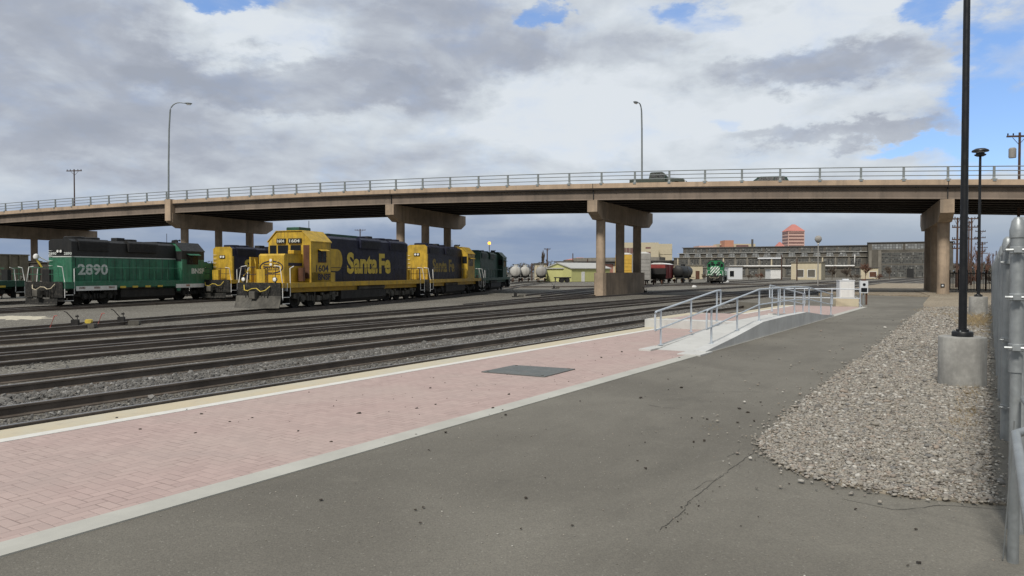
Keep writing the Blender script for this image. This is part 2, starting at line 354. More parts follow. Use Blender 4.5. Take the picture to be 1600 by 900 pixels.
M['brick'] = brick_mat()
def edge_mat():
    m, t, b = base_mat('cream_tactile_paint'); co = t.new('ShaderNodeTexCoord').outputs['Object']
    c = t.mix(t.ss(t.noise(co, 1.2, 6, .65), .35, .7), (.50, .43, .30), (.47, .44, .345))
    c = t.mix(t.ss(t.noise(co, 6, 6, .7), .50, .75, 0., .6), c, (.35, .31, .25)); c = t.mix(t.ss(t.noise(co, 25, 5, .7), .58, .70, 0., .5), c, (.26, .235, .20))
    t.put(c, b.inputs['Base Color']); b.inputs['Roughness'].default_value = .8
    return m
M['cream'] = edge_mat()
M['stripe'] = paint('white_platform_line', (.62, .61, .57), .75, var=.07, dirt=.35, dirtc=(.45, .38, .35), scale=3, streak=False)
M['curbcon'] = paint('platform_border_concrete', (.42, .415, .375), .85, var=.08, dirt=.25, dirtc=(.30, .29, .25), streak=False, bump=.002)
def stone_mat(name, stops, rough=.85):
    m, t, b = base_mat(name); g = t.new('ShaderNodeNewGeometry'); co = t.new('ShaderNodeTexCoord').outputs['Object']
    r = t.new('ShaderNodeValToRGB'); t.l.new(g.outputs['Random Per Island'], r.inputs[0]); c_ = r.color_ramp
    c_.elements[0].position = 0; c_.elements[0].color = (*stops[0], 1); c_.elements[1].position = 1; c_.elements[1].color = (*stops[-1], 1)
    for i, s_ in enumerate(stops[1:-1]):
        e = c_.elements.new((i + 1) / (len(stops) - 1)); e.color = (*s_, 1)
    c = t.mix(t.ss(t.noise(co, 60, 3, .6), .3, .7, 0., .35), r.outputs[0], (.12, .11, .1))
    t.put(c, b.inputs['Base Color']); b.inputs['Roughness'].default_value = rough; b.inputs['Specular IOR Level'].default_value = .3
    return m
M['pebbles'] = stone_mat('river_gravel_stones', [(.12, .112, .10), (.33, .30, .25), (.24, .23, .205), (.40, .365, .31), (.17, .168, .162), (.33, .275, .225), (.28, .265, .235), (.56, .54, .49)])
M['ballast'] = stone_mat('ballast_stones', [(.06, .058, .055), (.13, .128, .122), (.09, .087, .08), (.18, .177, .168), (.085, .076, .065), (.30, .295, .28)])
PHI = math.atan2(TC, TS)
def framed(o): o.rotation_euler = (0, 0, PHI); return o       # local x = along the platform, local y = distance to the left
def smooth(a, b, x):
    t = max(0., min(1., (x - a) / (b - a))); return t * t * (3 - 2 * t)
def gz(u, d):
    """yard level: lower beyond the platform, nearly level with the asphalt on the right"""
    left = -.37 - .18 * smooth(16, 26, d)
    right = -.05 - .13 * smooth(38, 60, u)
    return right + (left - right) * smooth(8.2, 8.6, d) if u < 44 else right + (left - right) * smooth(6., 13., d)
# ------------------------------------------------------------ ground
us = sorted(set([-60, -30, -15] + [i * 3 - 9 for i in range(40)] + [44, 44.5] + [115, 130, 150, 180, 220, 280, 350, 450, 600, 900, 1500, 3200]))
ds = sorted(set([-3200, -900, -300, -100, -40, -10, 0, 4, 6, 7, 8, 8.2, 8.3, 8.4, 8.5, 8.6, 9.5, 11, 12, 13, 14, 16, 18, 20, 22, 24, 26, 30, 40, 60, 90, 130, 200, 300, 500, 900, 1500, 3200]))
mb = MB(); mb.v = [(u, d, gz(u, d)) for u in us for d in ds]; k = len(ds)
mb.f = [(i * k + j, (i + 1) * k + j, (i + 1) * k + j + 1, i * k + j + 1) for i in range(len(us) - 1) for j in range(k - 1)]
tag(framed(mb.build('ground', M['yard'])), kind='structure')

def sheet(name, pts, z, mat, thick=.0, label=None):
    """flat polygon given by world points (x,y) -> object in the platform frame"""
    P = [(p[0] * TS + p[1] * TC, -p[0] * TC + p[1] * TS) for p in pts]
    mb = MB()
    mb.prism(P, z - max(thick, .03), z, 'xy')
    return tag(framed(mb.build(name, mat)), label, kind='structure')
EDGE = 5.06
def udp(u, d): v = UD(u, d); return (v.x, v.y)
sheet('asphalt_path', [udp(-12, EDGE + .002), udp(-12, -9), udp(46, -9), udp(58, 1.5), udp(62, 9.), udp(50, 13.), udp(43.5, 12.5), udp(42., 9.4), udp(40.42, 9.3), udp(40.42, EDGE + .002)], 0., M['asphalt'], .45)
# platform: border strip, pavers, white line, cream edge (local u,d)
def slab(name, u0, u1, d0, d1, z0, z1, mat, label=None, kind='structure', parent=None):
    mb = MB(); mb.box(u0, u1, d0, d1, z0, z1); return tag(framed(mb.build(name, mat, parent)), label, kind=kind)
PE = 40.4
slab('platform_border', -12, PE, EDGE + .002, 5.32, -.4, .012, M['curbcon'])
slab('platform_paving', -12, PE, 5.322, 8.448, -.4, .008, M['brick'])
slab('platform_white_line', -12, PE, 8.45, 8.618, -.4, .013, M['stripe'])
slab('platform_edge', -12, PE, 8.62, 9.11, -.12, .010, M['cream'])
slab('platform_edge_wall', -12, PE, 8.62, 9.04, -.7, -.122, M['concrete'])
# asphalt seam / crack
def crack(pts, w, name):
    mb = MB(); vs = []
    rnd = random.Random(3)
    pl = [GP(*p) for p in pts]; fine = []
    for a, b in zip(pl[:-1], pl[1:]):
        nn = max(2, int((b - a).length / .06))
        for i in range(nn): fine.append(a + (b - a) * i / nn + Vector((rnd.uniform(-.012, .012), rnd.uniform(-.012, .012), 0)))
    for i, p in enumerate(fine[:-1]):
        q = fine[i + 1]; dd = (q - p).normalized(); s_ = Vector((-dd.y, dd.x, 0)) * w * rnd.uniform(.25, 1.)
        vs += [p - s_, p + s_]
    mb.v = [(v.x, v.y, .004) for v in vs]; mb.f = [(2 * i, 2 * i + 2, 2 * i + 3, 2 * i + 1) for i in range(len(vs) // 2 - 1)]
    return tag(mb.build(name, M['crack']), kind='structure')
crack([(1190, 700), (1130, 745), (1085, 780), (1060, 810), (1020, 840)], .0045, 'pavement_crack')
crack([(1130, 745), (1118, 752), (1100, 757), (1075, 775)], .003, 'pavement_crack')
crack([(1190, 700), (1160, 703), (1138, 716), (1120, 716)], .003, 'pavement_crack')
crack([(1015, 634), (1040, 638), (1080, 640)], .008, 'pavement_crack')
crack([(1585, 800), (1480, 792), (1400, 800), (1290, 775)], .004, 'pavement_crack')
# gravel bed and dirt to the right
gl = [(1185, 697), (1205, 718), (1240, 738), (1300, 757), (1400, 777), (1500, 787), (1586, 793)]
gpoly = [GP(*p) for p in gl]
fence_in = [UD(6.75, -.02), UD(20, .0), UD(44, .0)]
gleft = [GP(*p) for p in [(1447, 481), (1425, 497), (1392, 525), (1340, 565), (1282, 608), (1232, 650), (1200, 680)]]
sheet('gravel_bed', [(p.x, p.y) for p in gpoly] + [udp(44, -1.5)][:0] + [(p.x, p.y) for p in fence_in] + [(p.x, p.y) for p in gleft], .014, M['gravelbed'], .05)
sheet('dirt_strip', [udp(36.5, 2.3), udp(36.5, -1.0), udp(80, -1.), udp(80, 6.), udp(62, 3.6), udp(46, 3.)], .008, M['dirt'], .3)
sheet('dirt_apron', [udp(58, -7), udp(130, -7), udp(130, 14), udp(66, 12), udp(62.5, 4)], -.02, M['dirt'], .3)

# ------------------------------------------------------------ loose stone
ico_v = []; ph = (1 + 5 ** .5) / 2
for a in (-1, 1):
    for b in (-ph, ph): ico_v += [(0, a, b), (a, b, 0), (b, 0, a)]
ico_v = np.array(ico_v, float); ico_v /= np.linalg.norm(ico_v[0])
import itertools
ed = 2 / math.hypot(1, ph)
ico_f = []
for i, j, k_ in itertools.combinations(range(12), 3):
    if all(abs(np.linalg.norm(ico_v[a] - ico_v[b]) - 1.0515) < .02 for a, b in ((i, j), (j, k_), (i, k_))):
        nrm = np.cross(ico_v[j] - ico_v[i], ico_v[k_] - ico_v[i])
        ico_f.append((i, j, k_) if np.dot(nrm, ico_v[i]) > 0 else (i, k_, j))
ico_f = np.array(ico_f)
def stones(name, P, size, mat, seed=1, flat=.6, jag=.25, smoothf=True, label=None):
    """P (n,3) world points; size (n,) radius in metres: one mesh of lumps, each its own island"""
    rg = np.random.default_rng(seed); nn = len(P)
    V = np.repeat(ico_v[None], nn, 0) * (1 + rg.uniform(-jag, jag, (nn, 12, 1)))
    sc_ = rg.uniform(.65, 1.25, (nn, 1, 3)); sc_[:, :, 2] *= flat; V = V * sc_
    a = rg.uniform(0, 2 * math.pi, nn); ca, sa = np.cos(a)[:, None], np.sin(a)[:, None]
    tl = rg.uniform(-.35, .35, nn); ct, st = np.cos(tl)[:, None], np.sin(tl)[:, None]
    y, z = V[..., 1] * ct - V[..., 2] * st, V[..., 1] * st + V[..., 2] * ct
    x = V[..., 0]; V = np.stack([x * ca - y * sa, x * sa + y * ca, z], -1)
    V = V * np.asarray(size)[:, None, None] + P[:, None, :]
    Fc = (ico_f[None] + (np.arange(nn) * 12)[:, None, None]).reshape(-1, 3)
    me = bpy.data.meshes.new(name); me.vertices.add(nn * 12); me.vertices.foreach_set('co', V.reshape(-1).astype(np.float32))
    me.loops.add(len(Fc) * 3); me.loops.foreach_set('vertex_index', Fc.reshape(-1).astype(np.int32))
    me.polygons.add(len(Fc)); me.polygons.foreach_set('loop_start', np.arange(0, len(Fc) * 3, 3, dtype=np.int32))
    me.polygons.foreach_set('use_smooth', np.full(len(Fc), smoothf)); me.update(calc_edges=True); me.validate()
    me.materials.append(mat); o = bpy.data.objects.new(name, me); COL.objects.link(o)
    return tag(o, label, kind='stuff')
def inside(px_, py_, poly):
    r = np.zeros(len(px_), bool); nP = len(poly)
    for i in range(nP):
        x1, y1 = poly[i]; x2, y2 = poly[(i + 1) % nP]
        c = ((y1 > py_) != (y2 > py_)) & (px_ < (x2 - x1) * (py_ - y1) / (y2 - y1 + 1e-12) + x1); r ^= c
    return r
rg = np.random.default_rng(5)
gp2 = [(p.x, p.y) for p in gpoly] + [(p.x, p.y) for p in fence_in] + [(p.x, p.y) for p in gleft]
pts = []; szs = []
for (y0, y1, dens, rs) in ((5.3, 9, 3000, .0138), (9, 14, 1700, .0165), (14, 22, 700, .022), (22, 42, 220, .031)):
    x0, x1 = 1.5, 26; N = int((x1 - x0) * (y1 - y0) * dens); spill = .05 + .10 * (y0 < 14)
    X = rg.uniform(x0, x1, N); Y = rg.uniform(y0, y1, N); jx = X + rg.standard_t(1.6, N) * .022; jy = Y + rg.standard_t(1.6, N) * .022
    ok = inside(jx, jy, gp2); X, Y = X[ok], Y[ok]; s_ = rs * rg.lognormal(0, .33, len(X))
    pts.append(np.stack([X, Y, .014 + s_ * rg.uniform(.1, .6, len(X))], -1)); szs.append(s_)
P_ = np.concatenate(pts); S_ = np.concatenate(szs)
stones('gravel', P_, S_, M['pebbles'], 11, .48, label='tan and grey river gravel heaped beside the fence')
print('gravel', len(P_))
# ballast between and around the two near tracks
def band(u0, u1, d0, d1, dens, rs, z0, bump=0.):
    N = int((u1 - u0) * (d1 - d0) * dens); U_ = rg.uniform(u0, u1, N); D_ = rg.uniform(d0, d1, N)
    s_ = rs * rg.lognormal(0, .3, N)
    z = z0 + s_ * .3 + bump * np.sin((D_ - d0) / (d1 - d0) * math.pi)
    return np.stack([U_ * TS - D_ * TC, U_ * TC + D_ * TS, z], -1), s_
bb = [band(2, 34, 12.1, 14.05, 560, .027, -.375, .05), band(34, 60, 12.1, 14.05, 140, .038, -.375, .05), band(2, 34, 10.65, 11.8, 260, .023, -.37),
      band(2, 34, 9.1, 10.3, 160, .022, -.40), band(2, 40, 15.9, 18.7, 60, .022, -.40), band(14, 45, 20.4, 22., 25, .03, -.48)]
stones('ballast', np.concatenate([b[0] for b in bb]), np.concatenate([b[1] for b in bb]), M['ballast'], 12, .8, .3, False, 'coarse grey ballast between the two tracks nearest the platform')
# small dark bits on platform and asphalt
dp = [(303, 679), (516, 693), (217, 673), (696, 678), (180, 655), (290, 642), (313, 649), (1085, 693), (1102, 691), (1010, 735), (648, 801), (660, 797), (656, 822), (500, 785), (822, 782), (895, 826), (814, 831), (785, 643),
      (790, 650), (770, 640), (795, 618), (672, 608), (680, 634), (650, 640), (1062, 560), (972, 551), (940, 560), (560, 648), (464, 676), (392, 655), (1213, 688), (1340, 800), (1436, 832), (1440, 885), (1424, 890), (1156, 640), (1170, 646), (1190, 630), (1082, 655), (1106, 657), (1154, 662), (1180, 660), (1002, 623), (1066, 607)]
rr = random.Random(9); P_ = []; S_ = []
for p in dp:
    g = GP(*p); P_.append((g.x, g.y, .012)); S_.append(.016 * g.y / 8 + rr.uniform(0, .006))
for _ in range(30):
    t_ = rr.random(); g = GP(1190 - 175 * t_ + rr.gauss(0, 8), 700 + 150 * t_ + rr.gauss(0, 5)); P_.append((g.x, g.y, .006)); S_.append(rr.uniform(.003, .008))
for _ in range(420):
    u, d = rr.uniform(5, 34), rr.uniform(1.0, 8.5); g = UD(u, d)
    P_.append((g.x, g.y, .010)); S_.append(rr.uniform(.004, .013))
stones('scattered_bits', np.array(P_), np.array(S_), M['debris'], 13, .5, .4, False, 'dark bits of clinker scattered over the platform and asphalt')
P_ = []; S_ = []
for _ in range(1500):
    u, d = rr.uniform(3, 20), rr.uniform(-.3, 5); g = UD(u, d); P_.append((g.x, g.y, .003)); S_.append(rr.uniform(.003, .007))
stones('loose_grit', np.array(P_), np.array(S_), M['pebbles'], 14, .6, .3, False, 'pale grit lying on the asphalt path')
# pale sand spilled near the locomotives
def patch(name, cx, cy, rx, ry, seed, label):
    c = GP(cx, cy, -.54); rnd = random.Random(seed); mb = MB(); vs = [(c.x, c.y, -.50)]
    L = [GP(cx - rx, cy, -.54), GP(cx + rx, cy, -.54)]; F_ = [GP(cx, cy - ry, -.54), GP(cx, cy + ry, -.54)]
    ax = (L[1] - L[0]) / 2; ay = (F_[1] - F_[0]) / 2; K_ = 40
    for i in range(K_):
        a = 2 * math.pi * i / K_; r = rnd.uniform(.6, 1.1); q = c + ax * math.cos(a) * r + ay * math.sin(a) * r; vs.append((q.x, q.y, -.552))
    mb.v = vs; mb.f = [(0, 1 + i, 1 + (i + 1) % K_) for i in range(K_)]
    return tag(mb.build(name, M['sandpile']), label, kind='structure')
patch('sand_patch', 25, 496, 60, 4, 1, None); patch('sand_patch', 330, 492, 50, 2.5, 2, None)

# ------------------------------------------------------------ railway tracks
def offset(pl, o):
    out = []
    for i, p in enumerate(pl):
        t = (pl[min(i + 1, len(pl) - 1)] - pl[max(i - 1, 0)]).normalized(); out.append(p + Vector((-t.y, t.x, 0)) * o)
    return out
def track(name, pl, zt, label, ties=(0, 0), h=.172, guard=False):
    """centre line pl, top of rail zt; ties = (start,end) metres along which sleepers show"""
    root = empty('railway_track', (0, 0, 0), 0, label, 'railway track', 'railway tracks across the yard')
    for s_ in (-1, 1):
        c = offset(pl, s_ * .755); prof = [(-.07, -h), (.07, -h), (.07, -h + .02), (.014, -h + .045), (.012, -.045), (.037, -.035), (.037, -.008), (.030, 0), (-.030, 0), (-.037, -.008), (-.037, -.035), (-.012, -.045), (-.014, -h + .045), (-.07, -h + .02)]
        mb = MB(); rings = []
        for i, p in enumerate(c):
            t = (c[min(i + 1, len(c) - 1)] - c[max(i - 1, 0)]).normalized(); nn = Vector((-t.y, t.x, 0))
            rings.append([tuple(Vector((p.x, p.y, zt)) + nn * a + Vector((0, 0, b))) for a, b in prof])
        mb.loft(rings); r_ = mb.build('rail', M['rail'], root)
        mb = MB(); rings = []
        for i, p in enumerate(c):
            t = (c[min(i + 1, len(c) - 1)] - c[max(i - 1, 0)]).normalized(); nn = Vector((-t.y, t.x, 0))
            rings.append([tuple(Vector((p.x, p.y, zt)) + nn * a + Vector((0, 0, b))) for a, b in ((-.030, .0005), (.030, .0005), (.030, .003), (-.030, .003))])
        mb.loft(rings); mb.build('rail_head', M['railtop'], r_)
    if ties[1] > ties[0]:
        mb = MB(); L = 0; s_ = ties[0]; rnd = random.Random(len(name))
        segs = [(a, b, (b - a).length) for a, b in zip(pl[:-1], pl[1:])]
        while s_ < ties[1]:
            q = s_
            for a, b, l_ in segs:
                if q <= l_: break
                q -= l_
            t = (b - a).normalized(); nn = Vector((-t.y, t.x, 0)); p = a + t * q
            mb.at(Matrix.Translation(Vector((p.x, p.y, zt - h - .02 + rnd.uniform(-.02, .005)))) @ Matrix.Rotation(math.atan2(t.y, t.x) + rnd.uniform(-.02, .02), 4, 'Z'))
            e = rnd.uniform(-.06, .06); mb.box(-.11, .11, -1.28 + e, 1.28 + e, -.15, .0); s_ += .53
        mb.at(Matrix()); tag(mb.build('sleepers', M['tie'], root), kind='stuff')
    return root
def straight(d, u0, u1, step=10):
    n_ = max(2, int((u1 - u0) / step)); return [UD(u0 + (u1 - u0) * i / n_, d) for i in range(n_ + 1)]
track('t1', straight(11.22, -8, 600), -.2, 'railway track nearest to the platform edge', (1, 75))
track('t2', straight(14.93, -8, 600), -.2, 'second railway track out from the platform, beyond the coarse ballast', (1, 75))
track('t3', straight(19.6, -8, 600), -.30, 'third railway track out from the platform')
track('t4', straight(22.4, -8, 600), -.36, 'fourth railway track out from the platform')
def spline(pts, n_=8):
    P = [Vector((*p, 0)) for p in pts]; P = [P[0] * 2 - P[1]] + P + [P[-1] * 2 - P[-2]]; out = []
    for i in range(1, len(P) - 2):
        for j in range(n_):
            t = j / n_; a, b, c, d = P[i - 1:i + 3]
            out.append(.5 * ((2 * b) + (c - a) * t + (2 * a - 5 * b + 4 * c - d) * t * t + (3 * b - a - 3 * c + d) * t ** 3))
    return out + [P[-2]]
track('t5', spline([(-23.5, 14), (-19.2, 26.5), (-13.5, 43.9), (-8.1, 60.4), (-4.4, 76.8), (-1.6, 93), (3, 130), (14, 200), (30, 300)]), -.39, 'railway track under the santa fe locomotive with the snow plough')
track('t6', spline([(-36., 20.), (-28.84, 47.03), (-24.9, 61.7), (-19.5, 82), (-14, 105), (-4, 160), (10, 260)]), -.39, 'railway track under the green locomotive')
track('t7', spline([(-33, 28), (-23.1, 59), (-18.4, 74.5), (-10, 102), (4, 160), (24, 260)]), -.39, 'railway track between the green and the yellow locomotives')
track('t8', spline([(-46, 16), (-35.9, 54), (-31, 72), (-22, 110), (-10, 170)]), -.39, 'railway track behind the green locomotive')
track('t9', spline([udp(-5, 26.5), udp(30, 27.2), udp(50, 29.5), udp(75, 30.5), udp(120, 30.5), udp(300, 30.5)]), -.39, 'railway track running behind the bridge pier with the solid base')
track('t10', spline([udp(40, 29), udp(60, 33), udp(90, 40), udp(130, 47), udp(300, 60)]), -.39, 'railway track curving away through the switches left of the pier')
track('t11', spline([(2, 70), (10, 95), (24, 120), (38, 138), (52, 160), (90, 230)]), -.39, 'railway track leading to the far striped locomotive')
track('t12', spline([(-12, 108), (10, 112), (35, 128), (70, 150), (150, 200)]), -.39, 'far railway track crossing in front of the freight cars')

# ------------------------------------------------------------ steel plate on the platform
pc = [GP(752, 583), GP(804, 572.5), GP(899, 578.6), GP(851, 591)]
mb = MB(); mb.prism([(p.x, p.y) for p in pc], .009, .024, 'xy')
pl = tag(mb.build('steel_plate', M['plate']), 'flat grey steel cover plate lying on the pink pavers', 'cover plate')
mc = sum(pc, Vector()) / 4
mb = MB()
for i in range(4): q = mc + (pc[i] - mc) * .86; mb.cyl((q.x, q.y, .024), .025, .006, 10)
mb.build('bolt', M['grimel'], pl)

# ------------------------------------------------------------ raised platform with ramps (local u,d)
ZP = .27
def lprism(prof, d0, d1, name, mat, parent=None, **kw):
    mb = MB(); mb.prism(prof, d0, d1, 'xz'); return mb.build(name, mat, parent)
ramp = empty('boarding_ramp', (0, 0, 0), PHI, 'raised pale concrete boarding platform with ramps at both ends', 'ramp')
lprism([(15.6, .014), (20.3, ZP), (26.2, ZP), (31.0, .014), (31.0, -.1), (15.6, -.1)], 5.36, 6.25, 'ramp_surface', M['rampcon'], ramp)
lprism([(15.5, .014), (15.5, .05), (17.6, .19), (20.3, ZP + .14), (23., ZP + .16), (26.0, ZP + .14), (28.8, .19), (31.1, .05), (31.1, -.1), (15.5, -.1)], EDGE + .02, 5.36, 'curb_wall', M['rampwall'], ramp)
lprism([(15.9, .014), (15.9, .05), (20.9, ZP + .012), (20.9, -.1), (15.9, -.1)], 6.25, 6.42, 'curb_wall', M['rampcon'], ramp)
lprism([(26.2, .014), (26.2, ZP + .05), (31.1, .05), (31.1, -.1)], 6.25, 6.42, 'curb_wall', M['rampcon'], ramp)
lprism([(21.75, -.1), (21.75, ZP - .01), (22., ZP), (26.2, ZP), (26.2, -.1)], 6.25, 9.10, 'deck_block', M['rampcon'], ramp)
lprism([(22.3, ZP), (22.3, ZP + .005), (26.1, ZP + .005), (26.1, ZP)], 6.5, 8.55, 'deck_paving', M['brick'], ramp)
lprism([(22., ZP), (22., ZP + .006), (26.15, ZP + .006), (26.15, ZP)], 8.62, 9.08, 'deck_edge', M['cream'], ramp)
mb = MB(); mb.box(15.2, 16.1, 6.22, 6.5, .0, .045); mb.box(14.9, 15.7, 5.0, 5.5, .0, .03); mb.build('curb_foot', M['rampcon'], ramp)
def railing(name, d, us_, zb, top, label, u_in=None, mid=.42, parent=None, across=None, loops=(True, True), r=.024):
    """posts at us_, standing on height zb(u); top rail, lower rail, closed loop ends"""
    root = empty(name, (0, 0, 0), PHI, label, 'handrail', 'metal handrails of the platform')
    P = (lambda a, z: (a, d, z)) if across is None else (lambda a, z: (across, a, z))
    a0, a1 = us_[0], us_[-1]
    for a in us_:
        mb = MB(); mb.tube([P(a, zb(a) - .02), P(a, top(a))], r, 8); mb.cyl(P(a, zb(a)), r * 2.4, .012, 12); mb.build('post', M['handrail'], root, True)
    e0 = a0 - .34 if loops[0] else a0; e1 = a1 + .34 if loops[1] else a1
    ks = [e0] + [u for u in us_ if e0 < u < e1] + [e1]
    def h(a): return top(min(max(a, a0), a1)) + (top(a0) - top(us_[1])) / (us_[1] - a0) * (a0 - a) * (a < a0) * 1.0
    topl = [P(a, h(a)) for a in ks]; low = [P(a, h(a) - mid) for a in ks]
    if loops[0]: topl = [P(e0 - .0, h(e0) - .06), P(e0 + .02, h(e0) - .015)] + [P(e0 + .07, h(e0 + .07))] + topl[1:]
    mb = MB(); mb.tube(topl, r, 8); mb.build('top_rail', M['handrail'], root, True)
    mb = MB(); mb.tube(low, r * .85, 8); mb.build('lower_rail', M['handrail'], root, True)
    mb = MB()
    if loops[0]: mb.tube([P(e0, h(e0) - .05), P(e0, h(e0) - mid)], r * .95, 8)
    if loops[1]: mb.tube([P(e1, h(e1) + .01), P(e1, h(e1) - mid)], r * .95, 8)
    if loops[0] or loops[1]: mb.build('end_loop', M['handrail'], root, True)
    return root
def rz(u): return max(.03, min(ZP + .14, .03 + (u - 15.5) / 4.8 * .38, .03 + (31.1 - u) / 5. * .38))
def rt(u): return .87 + max(0., min(.40, (u - 16) / 4.6 * .40, (31.6 - u) / 5. * .40))
railing('ramp_handrail', 5.3, [16.55, 18.6, 20.7, 22.9, 25.1, 27.4, 29.6, 31.7], rz, rt, 'long grey blue handrail on the curb wall beside the asphalt path')
railing('ramp_handrail', 6.32, [16.05, 18.1, 20.2], rz, rt, 'short handrail on the track side of the near ramp')
railing('ramp_handrail', 6.32, [26.4, 28.2, 29.9, 31.5], rz, rt, 'sloping handrail on the track side of the far ramp')
railing('end_guard_rail', 0, [5.3, 6.6, 7.9, 9.1], lambda a: 0, lambda a: .9, 'level guard rail closing the far end of the platform', across=39.7, mid=.45, loops=(False, False))

# ------------------------------------------------------------ utility boxes beyond the platform
def at_ud(name, u, d, label, cat, z=0): return empty(name, UD(u, d, z), PHI - R(90), label, cat)
p = GP(1321, 478.5); c = empty('utility_cabinet', p, R(-8), 'white metal utility cabinet on a tan concrete pedestal past the platform end', 'cabinet')
mb = MB(); mb.box(-.55, .55, -.35, .35, 0, .40, .02); mb.build('pedestal', M['tan'], c)
mb = MB(); mb.box(-.36, .36, -.28, .28, .40, 1.30, .015); mb.build('cabinet_body', M['cabinet'], c)
mb = MB(); mb.box(-.38, .38, -.30, .30, 1.30, 1.34); mb.box(-.14, .14, -.1, .1, 1.34, 1.40); mb.build('cap', M['cabinet'], c)
mb = MB(); mb.box(-.32, .32, -.296, -.283, .46, 1.25); mb.box(.27, .31, -.315, -.298, .8, .92); mb.build('door', M['white'], c)
mb = MB(); mb.tube([(.42, -.2, .5), (.52, -.2, .45), (.6, -.22, .2), (.75, -.25, .0)], .02, 6); mb.build('conduit', M['handrail'], c)
p = GP(1349.5, 476); c = empty('meter_box', p, R(-10), 'pale meter box mounted on two posts right of the white cabinet', 'meter box')
mb = MB(); mb.box(-.2, .2, -.1, .1, .62, 1.28, .01); mb.build('box_body', M['cabinet'], c)
mb = MB(); mb.cyl((0, -.12, 1.08), .075, .03, 16, 'y'); mb.box(-.15, .15, -.115, -.102, .68, .9); mb.build('meter', M['glass'], c)
for x_, mm in ((-.16, 'wood'), (.0, 'galv'), (.15, 'rust')):
    mb = MB(); mb.cyl((x_, .02, 0), .045, .62, 10); mb.build('post', M[mm], c)
mb = MB(); mb.box(-.1, .1, -.08, .08, 1.28, 1.36); mb.build('cap', M['rust'], c)

# ------------------------------------------------------------ lamp posts along the fence
def lamp(px_, py_, label):
    g = GP(px_, py_); c = empty('lamp_post', g, 0, label, 'lamp post', 'black lamp posts in the gravel strip')
    mb = MB(); mb.lathe([(0, 0), (.325, 0), (.325, .74), (.318, .755), (.30, .76), (0, .76)], k=48); mb.build('concrete_base', M['basecon'], c, True)
    mb = MB(); mb.lathe([(0, .76), (.145, .76), (.148, .82), (.138, .835), (.09, .84), (.088, .87), (0, .87)], k=28)
    b = mb.build('base_flange', M['lampblack'], c, True)
    mb = MB()
    for i in range(4): a = math.pi / 4 + i * math.pi / 2; mb.cyl((.12 * math.cos(a), .12 * math.sin(a), .835), .012, .02, 6)
    mb.build('anchor_bolt', M['galv'], b)
    mb = MB(); mb.lathe([(.058, .84), (.052, 3.), (.046, 6.35), (.046, 6.42), (.0, 6.42)], k=20); mb.build('pole', M['lampblack'], c, True)
    mb = MB(); mb.lathe([(.0, 6.38), (.12, 6.38), (.20, 6.42), (.21, 6.46), (.16, 6.47), (.15, 6.53), (0, 6.53)], k=32); hd = mb.build('lamp_head', M['lampblack'], c, True)
    mb = MB(); mb.lathe([(.0, 6.53), (.145, 6.53), (.145, 6.575), (0, 6.575)], k=28); mb.build('lens', M['lens'], hd, True)
    mb = MB(); mb.lathe([(.0, 6.57), (.29, 6.565), (.31, 6.58), (.29, 6.63), (.18, 6.69), (0, 6.71)], k=32); mb.build('lamp_hood', M['lampblack'], hd, True)
    return c
lamp(1505, 603, 'nearest black lamp post on a wide round concrete base in the gravel')
lamp(1529, 493, 'farther black lamp post with its mushroom shaped head in view')

# ------------------------------------------------------------ chain link fence on the right
H = 2.09
fr = empty('chain_link_fence', (0, 0, 0), PHI, 'galvanised chain link fence running along the right edge of the gravel', 'fence')
FD = -.16
GU, GD_ = 3.02 * TS + 4.4 * TC, -3.02 * TC + 4.4 * TS
posts_u = [5.97, 9.2, 12.0] + [14.8 + 2.8 * i for i in range(12)]
def fpost(u, d, r, name, h=H, par=None):
    mb = MB(); mb.cyl((u, d, 0), r, h - .05, 20); mb.lathe([(r * 1.12, h - .12), (r * 1.14, h - .05), (r * 1.02, h - .03), (r * .9, h), (r * .45, h + .022), (0, h + .03)], (u, d, 0), 20)
    o = mb.build(name, M['galv'], par or fr, True)
    return o
def clamps(u, d, r, par, zs):
    for z in zs:
        mb = MB(); mb.lathe([(r * 1.01, z - .022), (r * 1.1, z - .018), (r * 1.1, z + .018), (r * 1.01, z + .022)], (u, d, 0), 20)
        mb.box(u - r - .05, u - r + .01, d - .02, d + .02, z - .015, z + .015)
        mb.tube([(u - r - .03, d - .04, z), (u - r - .03, d + .06, z)], .009, 6)
        mb.build('clamp', M['galv'], par)
for i, u in enumerate(posts_u):
    o = fpost(u, FD - .02 * (i == 0), .044 if i else .05, 'fence_post')
    if i in (1,): clamps(u, FD, .044, o, (.35, 1.05, 1.85))
mb = MB(); mb.tube([(posts_u[0], FD, H - .10), (posts_u[-1], FD, H - .10)], .021, 8); mb.build('top_rail', M['galv'], fr, True)
mb = MB(); mb.tube([(posts_u[0], FD - .045, .05), (posts_u[-1], FD - .045, .05)], .006, 5); mb.build('tension_wire', M['galv'], fr)
